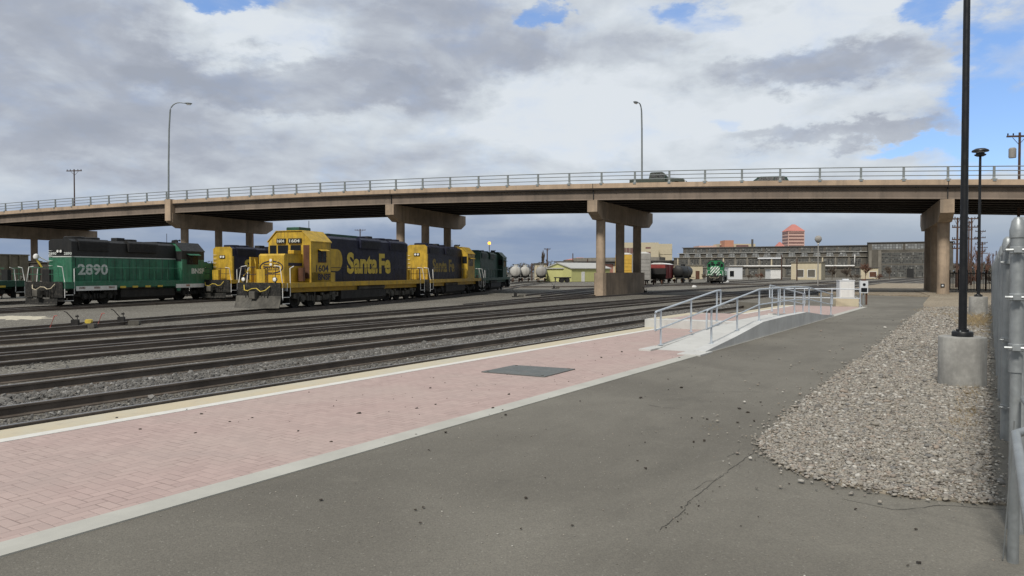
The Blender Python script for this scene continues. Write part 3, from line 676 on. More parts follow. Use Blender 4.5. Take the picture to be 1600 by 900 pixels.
def wires(u0, u1, d, z0, z1, name, par, pitch=.071, w=.0028, axis=0):
    vs = []; fs = []; Hh = z1 - z0
    n_ = int((u1 - u0 + Hh) / pitch)
    for sg in (1, -1):
        for i in range(n_):
            a = u0 - Hh + i * pitch if sg > 0 else u0 + i * pitch
            p0 = [a, z0]; p1 = [a + sg * Hh, z1]
            if sg < 0: p1 = [a - Hh, z1]
            (x0, y0), (x1, y1) = p0, p1
            def clip(x0, y0, x1, y1):
                t0, t1 = 0., 1.; dx = x1 - x0
                for lim, s_ in ((u0, 1), (u1, -1)):
                    f0, f1_ = s_ * (x0 - lim), s_ * (x1 - lim)
                    if f0 < 0 and f1_ < 0: return None
                    if f0 < 0: t0 = max(t0, f0 / (f0 - f1_))
                    if f1_ < 0: t1 = min(t1, f0 / (f0 - f1_))
                return (t0, t1) if t1 > t0 else None
            cl = clip(x0, y0, x1, y1)
            if not cl: continue
            A = (x0 + (x1 - x0) * cl[0], y0 + (y1 - y0) * cl[0]); B = (x0 + (x1 - x0) * cl[1], y0 + (y1 - y0) * cl[1])
            dx, dy = B[0] - A[0], B[1] - A[1]; L_ = math.hypot(dx, dy)
            if L_ < .01: continue
            nx, ny = -dy / L_ * w, dx / L_ * w; b = len(vs); off = sg * w * .6
            for (X_, Z_) in (A, B):
                vs += [(X_ + nx, d + off, Z_ + ny), (X_ - nx, d + off, Z_ - ny), (X_, d + off + w * 1.5, Z_)]
            fs += [(b, b + 1, b + 4, b + 3), (b + 1, b + 2, b + 5, b + 4), (b + 2, b, b + 3, b + 5)]
    mb = MB(); mb.v = vs; mb.f = fs
    me = bpy.data.meshes.new(name); me.from_pydata(vs, [], fs); me.materials.append(M['galv']); o = bpy.data.objects.new(name, me); COL.objects.link(o); o.parent = par
    return o
wires(posts_u[0] + .05, posts_u[-1], FD - .05, .04, H - .09, 'chain_link_mesh', fr)
# heavy gate post in front, with a swung gate leaf frame beside it
g = empty('gate_post', (3.02, 4.4, 0), PHI, 'thick galvanised gate post with domed cap nearest the camera', 'gate post')
mb = MB(); mb.cyl((0, 0, 0), .030, 1.2, 24); mb.build('inner_post', M['galv'], g, True)
mb = MB(); mb.lathe([(.0, 1.15), (.037, 1.15), (.037, 1.95), (.042, 1.955), (.043, 2.0), (.038, 2.02), (.032, 2.055), (.018, 2.075), (0, 2.08)], k=32); o = mb.build('post', M['galv'], g, True)
clamps(0, 0, .037, o, (1.30, 1.60, 1.88))
mb = MB(); mb.tube([(-.02, .05, .02), (-.25, .01, .9), (-1.1, -.04, 1.1)][:2], .004, 6)
mb.build('tie_wire', M['galv'], o)
lf = empty('gate_rail', (3.02, 4.4, 0), PHI, 'pale horizontal gate rail reaching from the thick post towards the camera', 'gate rail')
mb = MB()
a0, a1, dd = -3.6, -1.22, .03
mb.tube([(a0, dd, 1.0), (a1, dd, 1.0), (a1 + .3, dd - .12, 1.0), (-.05, -.04, 1.0)], .02, 10); mb.build('rail_tube', M['galv'], lf, True)
# weeds at the fence foot and in the gravel
def weeds(name, spots, label):
    vs = []; fs = []; rnd = random.Random(21)
    for (u, d, rad, n_, h_) in spots:
        for _ in range(n_):
            a = rnd.uniform(0, 6.28); r = rad * rnd.random() ** .5; p = UD(u + r * math.cos(a), d + r * math.sin(a) * .5)
            l_ = rnd.uniform(-.6, .6); m_ = rnd.uniform(-.6, .6); hh = h_ * rnd.uniform(.3, 1.); w = .0022
            b = len(vs); vs += [(p.x - w, p.y, .01), (p.x + w, p.y, .01), (p.x + l_ * hh + w * .5, p.y + m_ * hh, hh * .7), (p.x + l_ * hh * 1.6, p.y + m_ * hh * 1.6, hh)]
            fs += [(b, b + 1, b + 2), (b, b + 2, b + 3)]
    me = bpy.data.meshes.new(name); me.from_pydata(vs, [], fs); me.materials.append(M['dryweed']); o = bpy.data.objects.new(name, me); COL.objects.link(o)
    return tag(o, label, kind='stuff')
sp_ = [(9 + i * .8, .2 + .15 * math.sin(i * 3.1), .3, 60 + 60 * (i % 3), .10) for i in range(38)] + [(12.5, 1.75, .55, 500, .03), (13.4, 1.8, .5, 260, .03), (8.1, 2.6, .25, 60, .02), (34, 1.2, 1.4, 300, .15), (38, 2., 2., 300, .15), (28, .4, .8, 260, .4), (30, .3, .6, 200, .4)]
weeds('dry_grass', sp_, 'dry straw coloured grass tufts along the fence and gravel edge')
# ------------------------------------------------------------ lettering
_tc = {}
def text_geo(s, bold=0.):
    key = (s, bold)
    if key in _tc: return _tc[key]
    cu = bpy.data.curves.new('lettering', 'FONT'); cu.body = s; cu.size = 1; cu.offset = bold; cu.resolution_u = 3
    o = bpy.data.objects.new('lettering', cu); COL.objects.link(o)
    dg = bpy.context.evaluated_depsgraph_get(); dg.update()
    me = bpy.data.meshes.new_from_object(o.evaluated_get(dg)); bpy.data.objects.remove(o)
    vs = [tuple(v.co) for v in me.vertices]; fs = [tuple(p.vertices) for p in me.polygons]
    x0 = min(v[0] for v in vs); x1 = max(v[0] for v in vs); y0 = min(v[1] for v in vs); y1 = max(v[1] for v in vs)
    _tc[key] = ([((v[0] - x0) / (x1 - x0) - .5, (v[1] - y0) / (y1 - y0) - .5) for v in vs], fs)
    return _tc[key]
def text_on(s, w, h, org, ax, ay, mat, parent, bold=.0, name='lettering', serif=None):
    """letters of width w, height h centred on org, running along ax with up ay; they stand 8 mm proud"""
    vs, fs = text_geo(s, bold); org, ax, ay = Vector(org), Vector(ax).normalized(), Vector(ay).normalized(); nn = ax.cross(ay)
    k = len(vs); V = [tuple(org + ax * (x * w) + ay * (y * h) + nn * .010) for x, y in vs]
    mb = MB(); mb.v = V; mb.f = list(fs)
    if serif:
        for (cx, cy, ww, hh) in serif:   # slab serifs, in fractions of the word
            q = [org + ax * ((cx + sx * ww / 2) * w) + ay * ((cy + sy * hh / 2) * h) + nn * .012 for sx, sy in ((-1, -1), (1, -1), (1, 1), (-1, 1))]
            b = len(mb.v); mb.v += [tuple(v) for v in q]; mb.f.append((b, b + 1, b + 2, b + 3))
    me = bpy.data.meshes.new(name); me.from_pydata(mb.v, [], mb.f); me.materials.append(mat)
    o = bpy.data.objects.new(name, me); COL.objects.link(o); o.parent = parent; return o

# ------------------------------------------------------------ the road bridge
BA = math.atan2(-.3624, .932); B0 = Vector((0, 70.17, 0))
def BP(s, w, z=0.): return Vector((-.932 * s + .3624 * w, 70.17 + .3624 * s + .932 * w, z))
def zrail(s): return CAMZ + 9.48 - (.00025 if s > 25 else .00034) * (s - 25) ** 2
bridge = empty('road_bridge', B0, BA, 'long tan concrete road bridge arching over the railway yard', 'bridge')
SS = [-75 + 3.057 * i for i in range(65)]
BW = 16.4
def beam(name, mat, prof, parent=bridge, ss_=SS, smooth=False):
    """closed profile [(w, dz below the top rail)] swept along the deck"""
    mb = MB(); mb.loft([[(-s, w, zrail(s) + dz) for w, dz in prof] for s in ss_]); return mb.build(name, mat, parent, smooth)
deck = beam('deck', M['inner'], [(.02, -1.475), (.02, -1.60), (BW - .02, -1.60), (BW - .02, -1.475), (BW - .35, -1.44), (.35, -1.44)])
beam('asphalt_surface', M['asphalt'], [(.5, -1.438), (.5, -1.40), (BW - .5, -1.40), (BW - .5, -1.438)], deck)
for w0, w1 in ((0, .42), (BW - .42, BW)):
    beam('parapet', M['bridgecon'], [(w0, -1.47), (w1, -1.47), (w1, -1.05), (w0, -1.05)])
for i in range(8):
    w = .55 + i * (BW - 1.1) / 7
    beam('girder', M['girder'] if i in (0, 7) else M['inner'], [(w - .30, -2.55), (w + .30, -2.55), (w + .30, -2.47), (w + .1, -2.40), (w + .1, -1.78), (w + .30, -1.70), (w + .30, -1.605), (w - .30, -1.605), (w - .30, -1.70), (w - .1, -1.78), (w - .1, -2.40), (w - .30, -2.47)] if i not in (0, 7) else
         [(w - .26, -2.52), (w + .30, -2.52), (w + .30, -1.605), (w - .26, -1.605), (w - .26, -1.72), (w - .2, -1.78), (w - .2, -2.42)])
def guard(w, flip):
    g = None
    mb = MB()
    for dz, r in ((0, .042), (-.33, .036), (-.68, .036)):
        mb.loft([[(-s, w + r * math.cos(a), zrail(s) + dz - .04 + r * math.sin(a)) for a in (0, 1.047, 2.094, 3.1416, 4.189, 5.236)] for s in SS])
    g = mb.build('guard_rail', M['railing'], bridge)
    first = None
    for kk in range(-22, 38):
        s = -5.62 + 3.057 * kk; z = zrail(s) - 1.05
        if first is None:
            mb = MB(); f = -1 if not flip else 1
            mb.prism([(f * .10, 0), (f * .02, .22), (f * .02, 1.03), (-f * .06, 1.03), (-f * .09, .22), (-f * .10, 0)], -.085, .085, 'yz')
            mb.box(-.19, .19, -.14, .14, -.0, .06); mb.box(-.12, .12, f * .06 if f > 0 else -.2, .2 if f > 0 else f * .06, -.12, .05)
            p = mb.build('rail_post', M['railing'], g); first = p
        else:
            p = first.copy(); COL.objects.link(p); p.parent = g
        p.location = (-s, w, z)
guard(.16, False); guard(BW - .16, True)
for s in (-64, -36.2, -7.9, 13.3, 42.6, 75.5):
    mb = MB(); z = zrail(s); mb.box(-s - .035, -s + .035, .20, .283, z - 2.50, z - 1.62); mb.box(-s - .03, -s + .03, -.012, .1, z - 1.46, z - 1.06); mb.build('expansion_joint', M['black'], bridge)
for s in range(-58, 100, 12):
    mb = MB(); z = zrail(s); mb.tube([(-s, .12, z - 1.46), (-s, .12, z - 1.72)], .05, 8); mb.build('drain_spout', M['grime'], bridge)
def pier(near, ang, L=17.6, wall=False, s=0, base=-.56, pil=False, nm='pier', lab=None):
    """pier under the deck: near end of its cap (world x,y), heading of the cap in degrees right of the view axis"""
    zt = zrail(s) - 2.56
    # world -> bridge local
    loc = Matrix.Rotation(-BA, 4, 'Z') @ (Vector((near[0], near[1], 0)) - B0); a = R(90 - ang) - BA
    t = Matrix.Translation(loc) @ Matrix.Rotation(a, 4, 'Z')
    mb = MB().at(t); mb.prism([(0, zt), (L, zt), (L, zt - 1.05), (L - 1.3, zt - 1.68), (1.3, zt - 1.68), (0, zt - 1.05)], -.48, .48, 'xz')
    p = mb.build(nm, M['pier'], bridge); tag(p, lab)
    for c_ in (2.25, 7.8, 13.4 + (L - 17.6)):
        mb = MB().at(t); mb.lathe([(.46, base), (.44, base + 1), (.44, zt - 1.64)], (c_, 0, 0), 24); mb.build('column', M['pier'], p, True)
    if wall:
        mb = MB().at(t); w_ = .60
        prof = [(1.45 + .0, -w_), (14.2, -w_), (14.75, -.35), (14.85, 0), (14.75, .35), (14.2, w_), (2.1, w_), (1.72, .42), (1.62, 0), (1.72, -.42), (2.1, -w_)][1:]
        mb.prism(prof, base, base + 2.25, 'xy'); mb.build('crash_wall', M['pier'], p)
    if pil:
        mb = MB().at(t); mb.box(-.28, .35, -.42, .42, zt - .9, zrail(s) - .98); mb.build('lamp_pedestal', M['bridgecon'], p)
    return p
pier((-70.6, 97.3), 20.8, s=75.5); pier((-39.75, 85.6), 20.8, s=42.6, pil=True)
pier((-12.46, 75.0), 20.9, s=13.3); pier((7.32, 67.3), 27.2, s=-7.9, wall=True)
pier((33.7, 57.1), 24.6, s=-36.2, base=-.2); pier((60, 46.9), 27., s=-64, base=-.2); pier((-99, 108.6), 20.8, s=106)
mb = MB(); q = Vector((34.3, 58.6, 0)); c_ = BP(0, 0)
# small plaque on the right hand column
pl_ = empty('column_plaque', (34.38, 58.75, 1.05 - .38), R(-28), 'small dark plaque on the tan bridge column at the right', 'plaque')
mb = MB(); mb.box(-.14, .14, -.02, .02, -.14, .14); mb.build('plate', M['grime'], pl_)
mb = MB(); mb.box(-.06, .06, -.03, -.02, -.06, .06); mb.build('emblem', M['cabinet'], pl_)
# street lights on the bridge
def street_light(P, lean, reach, label, hh=10.9):
    r = empty('street_light', P, 0, label, 'street light', 'street lights on the bridge')
    ax = Vector(reach)
    mb = MB(); mb.cyl((0, 0, 0), .2, .06, 12); mb.build('base_plate', M['railing'], r)
    pts = [Vector((0, 0, 0)), Vector((0, 0, 4)) + ax * .02, Vector((0, 0, 8)) + ax * .06, Vector((0, 0, hh - 1.2)) + ax * .12]
    for i in range(1, 7): a = i / 6 * math.pi / 2; pts.append(Vector((0, 0, hh - 1.2 + 1.1 * math.sin(a))) + ax * (.12 + .5 * (1 - math.cos(a)) ) )
    pts.append(pts[-1] + ax * .25 + Vector((0, 0, -.05)))
    mb = MB(); mb.tube(pts, .105, 8, .045); mb.build('pole', M['railing'], r, True)
    e = pts[-1]; mb = MB(); d = ax.normalized(); s_ = Vector((-d.y, d.x, 0))
    rings = []
    for t_, w_, h_ in ((0, .08, .05), (.15, .17, .10), (.5, .19, .11), (.75, .13, .07), (.82, .03, .03)):
        c = e + d * t_ * 1. + Vector((0, 0, -.04 * t_)); rings.append([tuple(c + s_ * w_ * math.cos(a) + Vector((0, 0, h_ * math.sin(a) + .02))) for a in [i * math.pi / 4 for i in range(8)]])
    mb.loft(rings); hd = mb.build('lamp_head', M['railing'], r, True)
    mb = MB(); rings = []
    for t_, w_ in ((.2, .1), (.35, .14), (.55, .13), (.68, .06)):
        c = e + d * t_ + Vector((0, 0, -.12)); rings.append([tuple(c + s_ * w_ * math.cos(a) + Vector((0, 0, .07 * math.sin(a)))) for a in [i * math.pi / 4 for i in range(8)]])
    mb.loft(rings); mb.build('lens', M['lens'], hd, True)
street_light(Vector((-39.8, 85.5, zrail(42.6) - .98)), 0, (2.1, .4, 0), 'curved arm street light on the near side of the bridge above the left pier', 11.3)
f = BP(-17, BW - .1); street_light(Vector((.1755 * 82.2 + .05, 82.2, zrail(-16) - 1.05)), 0, (-.75, -.9, 0), 'street light on the far side of the bridge behind the pickup', 10.9)

# ------------------------------------------------------------ road vehicles
def car(name, P, rz_, prof, glass_poly, wheels, W_, paint_, label, cat, roofz, cab=None):
    """side outline [(x,z)] with hull half width W_/2; glass_poly list of window outlines; forward +x"""
    r = empty(name, P, rz_, label, cat, 'vehicles crossing the bridge')
    hw = W_ / 2
    def wz(z): return hw if z < .95 else hw - (z - .95) * .28
    mb = MB(); k = len(prof)
    mb.loft([[(x, -wz(z), z) for x, z in prof], [(x, wz(z), z) for x, z in prof]]); body = mb.build('body', paint_, r)
    for poly in glass_poly:
        for sg in (-1, 1):
            mb = MB(); a = [(x, sg * (wz(z) + .006), z) for x, z in poly]; b = [(x, sg * (wz(z) - .02), z) for x, z in poly]; mb.loft([a, b]); mb.build('side_window', M['glass'], body)
    for (x0, z0), (x1, z1) in cab or []:
        mb = MB(); y0, y1 = wz(z0) - .09, wz(z1) - .09; nx, nz = (z1 - z0), -(x1 - x0); l_ = math.hypot(nx, nz); nx, nz = nx / l_ * .012, nz / l_ * .012
        if nz < 0: nx, nz = -nx, -nz
        q = [(x0 + nx, -y0, z0 + nz), (x0 + nx, y0, z0 + nz), (x1 + nx, y1, z1 + nz), (x1 + nx, -y1, z1 + nz)]
        mb.loft([q, [(a - nx * 2, b, c - nz * 2) for a, b, c in q]]); mb.build('windscreen', M['glass'], body)
    for x in wheels:
        for sg in (-1, 1):
            mb = MB(); mb.lathe([(0, sg * (hw - .24)), (.35, sg * (hw - .24)), (.37, sg * (hw - .1)), (.35, sg * (hw + .01)), (.22, sg * (hw + .015))], (x, 0, .37), 24, 'y'); w = mb.build('wheel', M['tyre'], r, True)
            mb = MB(); mb.lathe([(0, sg * (hw + .02)), (.2, sg * (hw + .03)), (.22, sg * (hw + .012)), (.0, sg * (hw - .02))], (x, 0, .37), 20, 'y'); mb.build('rim', M['galv'], w, True)
    x = prof[0][0]
    return r, body
pk = [(-2.65, .45), (-2.65, 1.22), (-.80, 1.24), (-.72, 1.80), (-.60, 1.86), (.35, 1.86), (.50, 1.82), (1.02, 1.28), (2.30, 1.17), (2.52, 1.02), (2.58, .5), (2.2, .42), (2.15, .7), (1.9, .9), (1.65, .9), (1.4, .7), (1.35, .42), (-1.2, .42), (-1.25, .7), (-1.5, .9), (-1.8, .9), (-2.0, .7), (-2.05, .42)]
s_ = -13.0; vz = zrail(s_) - 1.40
r_, b_ = car('pickup_truck', BP(s_, 5.2, vz - .02), BA, pk, [[(-.62, 1.30), (-.58, 1.74), (-.12, 1.76), (-.12, 1.30)], [(-.04, 1.30), (-.04, 1.76), (.40, 1.76), (.80, 1.32)]], (-1.65, 1.78), 1.9, M['cargrey'], 'grey green pickup truck driving to the right on the bridge', 'pickup truck', 1.8, [((1.0, 1.30), (.5, 1.80)), ((-.82, 1.28), (-.74, 1.76))])
for sg in (-1, 1):
    mb = MB(); mb.box(2.5, 2.60, sg * .72 - .15, sg * .72 + .15, .78, .98); mb.build('headlight', M['lens'], b_)
mb = MB(); mb.box(2.52, 2.72, -.95, .95, .45, .66, .03); mb.build('bumper', M['galv'], r_)
mb = MB(); mb.box(.72, .86, -1.14, -.93, 1.22, 1.38, .02); mb.build('mirror', M['cardark'], b_)
su = [(-2.3, .45), (-2.35, 1.0), (-2.2, 1.2), (-1.95, 1.68), (-1.7, 1.76), (.35, 1.80), (.6, 1.74), (1.3, 1.2), (2.1, 1.05), (2.3, .85), (2.3, .45), (1.9, .40), (1.85, .7), (1.6, .85), (1.35, .85), (1.1, .7), (1.05, .4), (-1.1, .4), (-1.15, .7), (-1.4, .85), (-1.65, .85), (-1.9, .7), (-1.95, .4)]
s_ = -22.4; r_, b_ = car('suv', BP(s_, 8.6, zrail(s_) - 1.52), BA + math.pi, su, [[(-1.95, 1.18), (-1.75, 1.62), (-.9, 1.68), (-.9, 1.18)], [(-.82, 1.18), (-.82, 1.68), (.38, 1.68), (1.0, 1.18)]], (-1.55, 1.45), 1.85, M['cardark'], 'dark green car on the bridge with only its roof and windows above the parapet', 'car', 1.8, [((1.25, 1.22), (.62, 1.72)), ((-2.15, 1.22), (-1.95, 1.62))])
for sg in (-1, 1):
    mb = MB(); mb.box(2.2, 2.32, sg * .65 - .16, sg * .65 + .16, .75, .92); mb.build('headlight', M['lens'], b_)

# ------------------------------------------------------------ locomotives
def loco(P, head, L, label, body, cabm, nosem, endm, topm, sillm, axles=2, xh=1.1, xc0=10.6, xc1=13.1, xn=14.6, split=None, nose_h=3.0, num=None, plow=False, letter=None,
         hood_h=4.4, cab_h=4.5, stripe=None, name='locomotive', rails='white', cabm_roof=None, panel=None, simple=False, siderail=None, hood=True, far=False):
    """P = centre of the rear platform end at rail level, head = compass heading of +x in radians (maths angle)"""
    r = empty(name, P, head, label, 'locomotive', 'locomotives standing in the yard')
    hw = .90; ZW = 1.52
    # sill and walkway
    mb = MB(); mb.box(.05, L - .05, -1.5, 1.5, 1.10 if stripe else 1.24, ZW, 0); mb.box(.3, L - .3, -1.1, 1.1, .95, 1.24); sl = mb.build('underframe', sillm, r)
    if stripe:
        for sg in (-1, 1):
            for (a, b, m_) in stripe:
                mb = MB(); y = sg * 1.505; mb.box(a, b, min(y, y + sg * .02), max(y, y + sg * .02), .95 if m_ == 'white' else 1.06, 1.24 if m_ == 'white' else 1.19); mb.build('sill_stripe', M[m_], sl)
    # end plates, coupler, plough
    for e, sg in ((0, -1), (L, 1)):
        mb = MB(); mb.box(min(e, e + sg * .06), max(e, e + sg * .06), -1.45, 1.45, .55, ZW + .02); mb.build('pilot_plate', M['pilotm'], r)
        mb = MB(); mb.box(min(e, e + sg * .55), max(e, e + sg * .55), -.13, .13, .72, .98, .02); mb.box(e + sg * .55 - .16, e + sg * .55 + .12, -.2, .17, .62, 1.05, .04); mb.build('coupler', M['grimel'], r)
        if plow and sg > 0 or (sg < 0 and not simple):
            big = plow and sg > 0
            z1 = .80 if big else .50; dp = .75 if big else .10; ws = 1. if big else .82
            prof = []
            mb = MB(); rings = []
            for y in (-1.5, -1.1, -.55, 0, .55, 1.1, 1.5):
                k_ = 1 - abs(y) / 1.5 * (.75 if big else .3); x0 = e + sg * (.05 + .25 * k_)
                y *= ws; rings.append([(x0, y, z1), (x0 + sg * dp * .35 * k_, y, z1 * .55), (x0 + sg * dp * k_, y, .12), (x0 + sg * dp * k_ - sg * .05, y, .12), (x0 - sg * .05, y, z1)])
            mb.loft(rings); pw = mb.build('snow_plough' if big else 'pilot', M['grimel'] if big else M['pilotm'], r)
        for y in (-.75, -.55, .55, .75, .35, -.35):
            mb = MB(); c = e + sg * .08; a_ = abs(y); mb.tube([(c, y, 1.22), (c + sg * .18, y, 1.10), (c + sg * .2, y * .97, .72), (c + sg * .1, y * .9, .55)], .022, 6); mb.build('air_hose', M['black'], r)
        mb = MB(); mb.tube([(e + sg * .12, -.95, 1.40), (e + sg * .28, -.8, 1.12), (e + sg * .32, -.55, 1.08), (e + sg * .28, -.3, 1.2), (e + sg * .28, 0, 1.22), (e + sg * .32, .3, 1.04), (e + sg * .30, .6, 1.10), (e + sg * .12, .8, 1.34)], .028, 6)
        mb.build('jumper_cable', M['letter_yellow'] if cabm is M['yellow'] else M['tan'], r)
    # steps and corner handrails
    for e, sg in ((0, 1), (L, -1)):
        for sy in (-1, 1):
            mb = MB(); x0, x1 = sorted((e + sg * .06, e + sg * .78))
            for i, z in enumerate((.36, .72, 1.08)):
                mb.box(x0, x1, sy * 1.22 - .22, sy * 1.22 + .22, z - .03, z)
            mb.box(x0, x0 + .03, sy * 1.22 - .24, sy * 1.22 + .24, .3, ZW - .02); mb.box(x1 - .03, x1, sy * 1.22 - .24, sy * 1.22 + .24, .3, ZW - .02)
            st = mb.build('step_well', M['black'], r)
            mb = MB()
            for z in (.36, .72): y = sy * 1.45; mb.box(x0 + .02, x1 - .02, y - .012, y + .012, z - .035, z + .005)
            mb.build('step_edge', M['white'], st)
            mb = MB(); y = sy * 1.48
            a, b = e + sg * .08, e + sg * .80
            mb.tube([(a, y, .55), (a, y, 1.5), (a + sg * .02, y - sy * .18, 2.45), (a + sg * .02, y - sy * .55, 2.5)], .027, 6)
            mb.tube([(b, y, .75), (b, y, 1.5), (b + sg * .05, y - sy * .05, 2.35), (b + sg * .4, y - sy * .05, 2.47)], .027, 6)
            mb.build('handrail', M['white'] if rails == 'white' else nosem, r, True)
        mb = MB(); xx = e + sg * .1
        for y in (-1., -.5, .5, 1.): mb.tube([(xx, y, ZW), (xx, y, 2.42)], .018, 5)
        for z in (2.42, 2.0): mb.tube([(xx, -1.3, z), (xx, -.3, z)], .018, 5); mb.tube([(xx, .3, z), (xx, 1.3, z)], .018, 5)
        mb.build('end_railing', M[siderail] if siderail else body, r)
        mb = MB(); mb.box(min(xx, xx + sg * .3), max(xx, xx + sg * .3), -.28, .28, ZW, 2.3 if not far else 2.0); mb.build('drop_step', M['black'] if cabm is not M['yellow'] else nosem, r)
    # side railings
    for sy in (-1, 1):
        mb = MB(); y = sy * 1.44; xa, xb = .9, xc0 - .1
        n_ = int((xb - xa) / 1.35)
        for i in range(n_ + 1): x = xa + (xb - xa) * i / n_; mb.tube([(x, y, ZW - .1), (x, y, 2.42)], .020, 5)
        mb.tube([(xa, y, 2.42), (xb, y, 2.42)], .020, 5)
        mb.build('side_railing', M[siderail] if siderail else body, r)
    # trucks and wheels
    ax = [(1.75, 3.85), (L - 4.2, L - 2.1)] if axles == 2 else [(1.9, 3.55, 5.25), (L - 5.6, L - 3.9, L - 2.25)]
    for grp in ax:
        a, b = grp[0], grp[-1]; mb = MB()
        for sy in (-1, 1):
            y0, y1 = sorted((sy * 1.02, sy * 1.20))
            mb.prism([(a - .75, .62), (a - .7, .86), (a - .25, .92), (a + .35, .78), ((a + b) / 2 - .4, .66), ((a + b) / 2 + .4, .66), (b - .35, .78), (b + .25, .92), (b + .7, .86), (b + .75, .62), (b + .3, .56), ((a + b) / 2 + .5, .40), ((a + b) / 2 - .5, .40), (a - .3, .56)], y0, y1, 'xz')
            ym0, ym1 = sorted((sy * 1.20, sy * 1.30))
        trk = mb.build('truck_frame', M['grimel'] if axles == 3 else M['grime'], r)
        for sy in (-1, 1):
            mb = MB(); ym0, ym1 = sorted((sy * 1.18, sy * 1.32))
            for x in grp: mb.box(x - .17, x + .17, ym0, ym1, .38, .72, .04); mb.cyl((x, ym1 if sy > 0 else ym0 - .03, .52), .11, .03, 12, 'y')
            for x in [(grp[i] + grp[i + 1]) / 2 for i in range(len(grp) - 1)]:
                for dx in (-.22, 0, .22): mb.cyl((x + dx, sy * 1.24, .44), .075, .3, 8)
            for x in grp: mb.tube([(x + .3, sy * 1.26, .95), (x + .42, sy * 1.3, .6), (x + .40, sy * 1.26, .25)], .035, 6); mb.cyl((x - .45, sy * 1.26 - .07, .80), .085, .14, 10, 'y')
            mb.build('brake_rigging', M['grimel'] if axles == 3 else M['grime'], trk)
        for x in grp:
            mb = MB()
            for sy in (-1, 1): mb.lathe([(.0, sy * .66), (.54, sy * .665), (.51, sy * .70), (.508, sy * .80), (.44, sy * .80), (.40, sy * .76), (.16, sy * .78), (.0, sy * .80)], (x, 0, .51), 28, 'y')
            mb.cyl((x, -.7, .51), .09, 1.4, 10, 'y'); mb.build('wheelset', M['grime'], trk, True)
    # tank
    t0, t1 = ax[0][-1] + .95, ax[1][0] - .95
    mb = MB(); mb.prism([(-1.28, .95), (-1.28, .42), (-1.05, .18), (1.05, .18), (1.28, .42), (1.28, .95)], t0, t1, 'yz'); tk = mb.build('fuel_tank', M['grime'], r)
    mb = MB(); mb.cyl((t0 + .1, -1.12, 1.1), .16, (t1 - t0) * .6, 14, 'x'); mb.cyl((t0 + .1, 1.12, 1.1), .16, (t1 - t0) * .6, 14, 'x'); mb.build('air_reservoir', M['grimel'], r, True)
    if not hood: return r
    # hood: lower body, upper band
    zs = split if split else hood_h - .75
    mb = MB(); mb.box(xh, xc0 + .02, -hw, hw, ZW, zs); hd = mb.build('hood', body, r)
    mb = MB(); mb.prism([(-hw, zs + .001), (hw, zs + .001), (hw, hood_h - .16), (hw - .22, hood_h), (-hw + .22, hood_h), (-hw, hood_h - .16)], xh, xc0 + .02, 'yz'); up = mb.build('upper_hood', topm, r)
    # end of the long hood in its own colour
    mb = MB(); mb.box(xh - .02, xh + .0, -hw - .004, hw + .004, ZW, zs); mb.box(xh, xh + .18, -hw - .012, -hw, ZW, zs); mb.box(xh, xh + .18, hw, hw + .012, ZW, zs); mb.build('end_panel', endm, hd)
    mb = MB(); mb.prism([(-hw, zs), (hw, zs), (hw, hood_h - .16), (hw - .22, hood_h), (-hw + .22, hood_h), (-hw, hood_h - .16)], xh - .02, xh, 'yz'); mb.build('end_cap', endm if not split else topm, up)
    # doors
    nd = int((xc0 - xh - .4) / .62)
    for sy in (-1, 1):
        mb = MB()
        for i in range(nd):
            a = xh + .28 + i * (xc0 - xh - .4) / nd
            y0, y1 = sorted((sy * hw, sy * (hw + .014)))
            mb.box(a + .02, a + (xc0 - xh - .4) / nd - .02, y0, y1, ZW + .12, zs - .12)
        mb.build('hood_doors', body, hd); mb = MB(); y0, y1 = sorted((sy * hw, sy * (hw + .011)))
        for i in range(nd + 1): a = xh + .28 + i * (xc0 - xh - .4) / nd; mb.box(a - .018, a + .018, y0, y1, ZW + .1, zs - .1)
        mb.build('door_seams', M['black'], hd)
    # radiator grilles and dynamic brake blister
    zr0 = max(zs + .06, hood_h - .72)
    for (a, b, wd) in ((xh + .5, xh + 3.0, .07), (xh + 4.6, xh + 7.4, .16)):
        if b > xc0 - .3: b = xc0 - .3
        mb = MB(); mb.prism([(-hw - wd, zr0), (hw + wd, zr0), (hw + wd, hood_h - .12), (hw + wd - .16, hood_h + .03), (-hw - wd + .16, hood_h + .03), (-hw - wd, hood_h - .12)], a, b, 'yz'); g_ = mb.build('radiator' if wd < .1 else 'dynamic_brake', topm, up)
        for sy in (-1, 1):
            mb = MB()
            for i in range(9): z = zr0 + .06 + i * (hood_h - .24 - zr0) / 9; y0, y1 = sorted((sy * (hw + wd), sy * (hw + wd + .02))); mb.box(a + .1, b - .1, y0, y1, z, z + .022)
            mb.build('louvres', M['black'], g_)
    # roof gear
    for x in ([xh + 1.1, xh + 2.3, xh + 5.6] if axles == 2 else [xh + 1.0, xh + 2.1, xh + 3.2, xh + 6.1]):
        if x < xc0 - .8: mb = MB(); mb.lathe([(.0, hood_h), (.60, hood_h), (.62, hood_h + .14), (.56, hood_h + .18), (.5, hood_h + .12), (0, hood_h + .12)], (x, 0, 0), 24); mb.build('roof_fan', topm, up, True)
    mb = MB(); mb.box(xh + 8. - 3.6, xh + 8.7 - 3.6, -.25, .25, hood_h, hood_h + .26, .03); mb.build('exhaust_stack', M['black'], up)
    mb = MB(); mb.box(xc0 - 1.5, xc0 - .25, -.55, .55, hood_h - .02, hood_h + .12, .02); mb.build('inertial_filter_box', topm, up)
    # cab
    cw = 1.5; zc = cab_h; ze = cab_h - .62
    cp = [(-cw, ZW), (cw, ZW), (cw, ze), (.88, zc), (-.88, zc), (-cw, ze)]
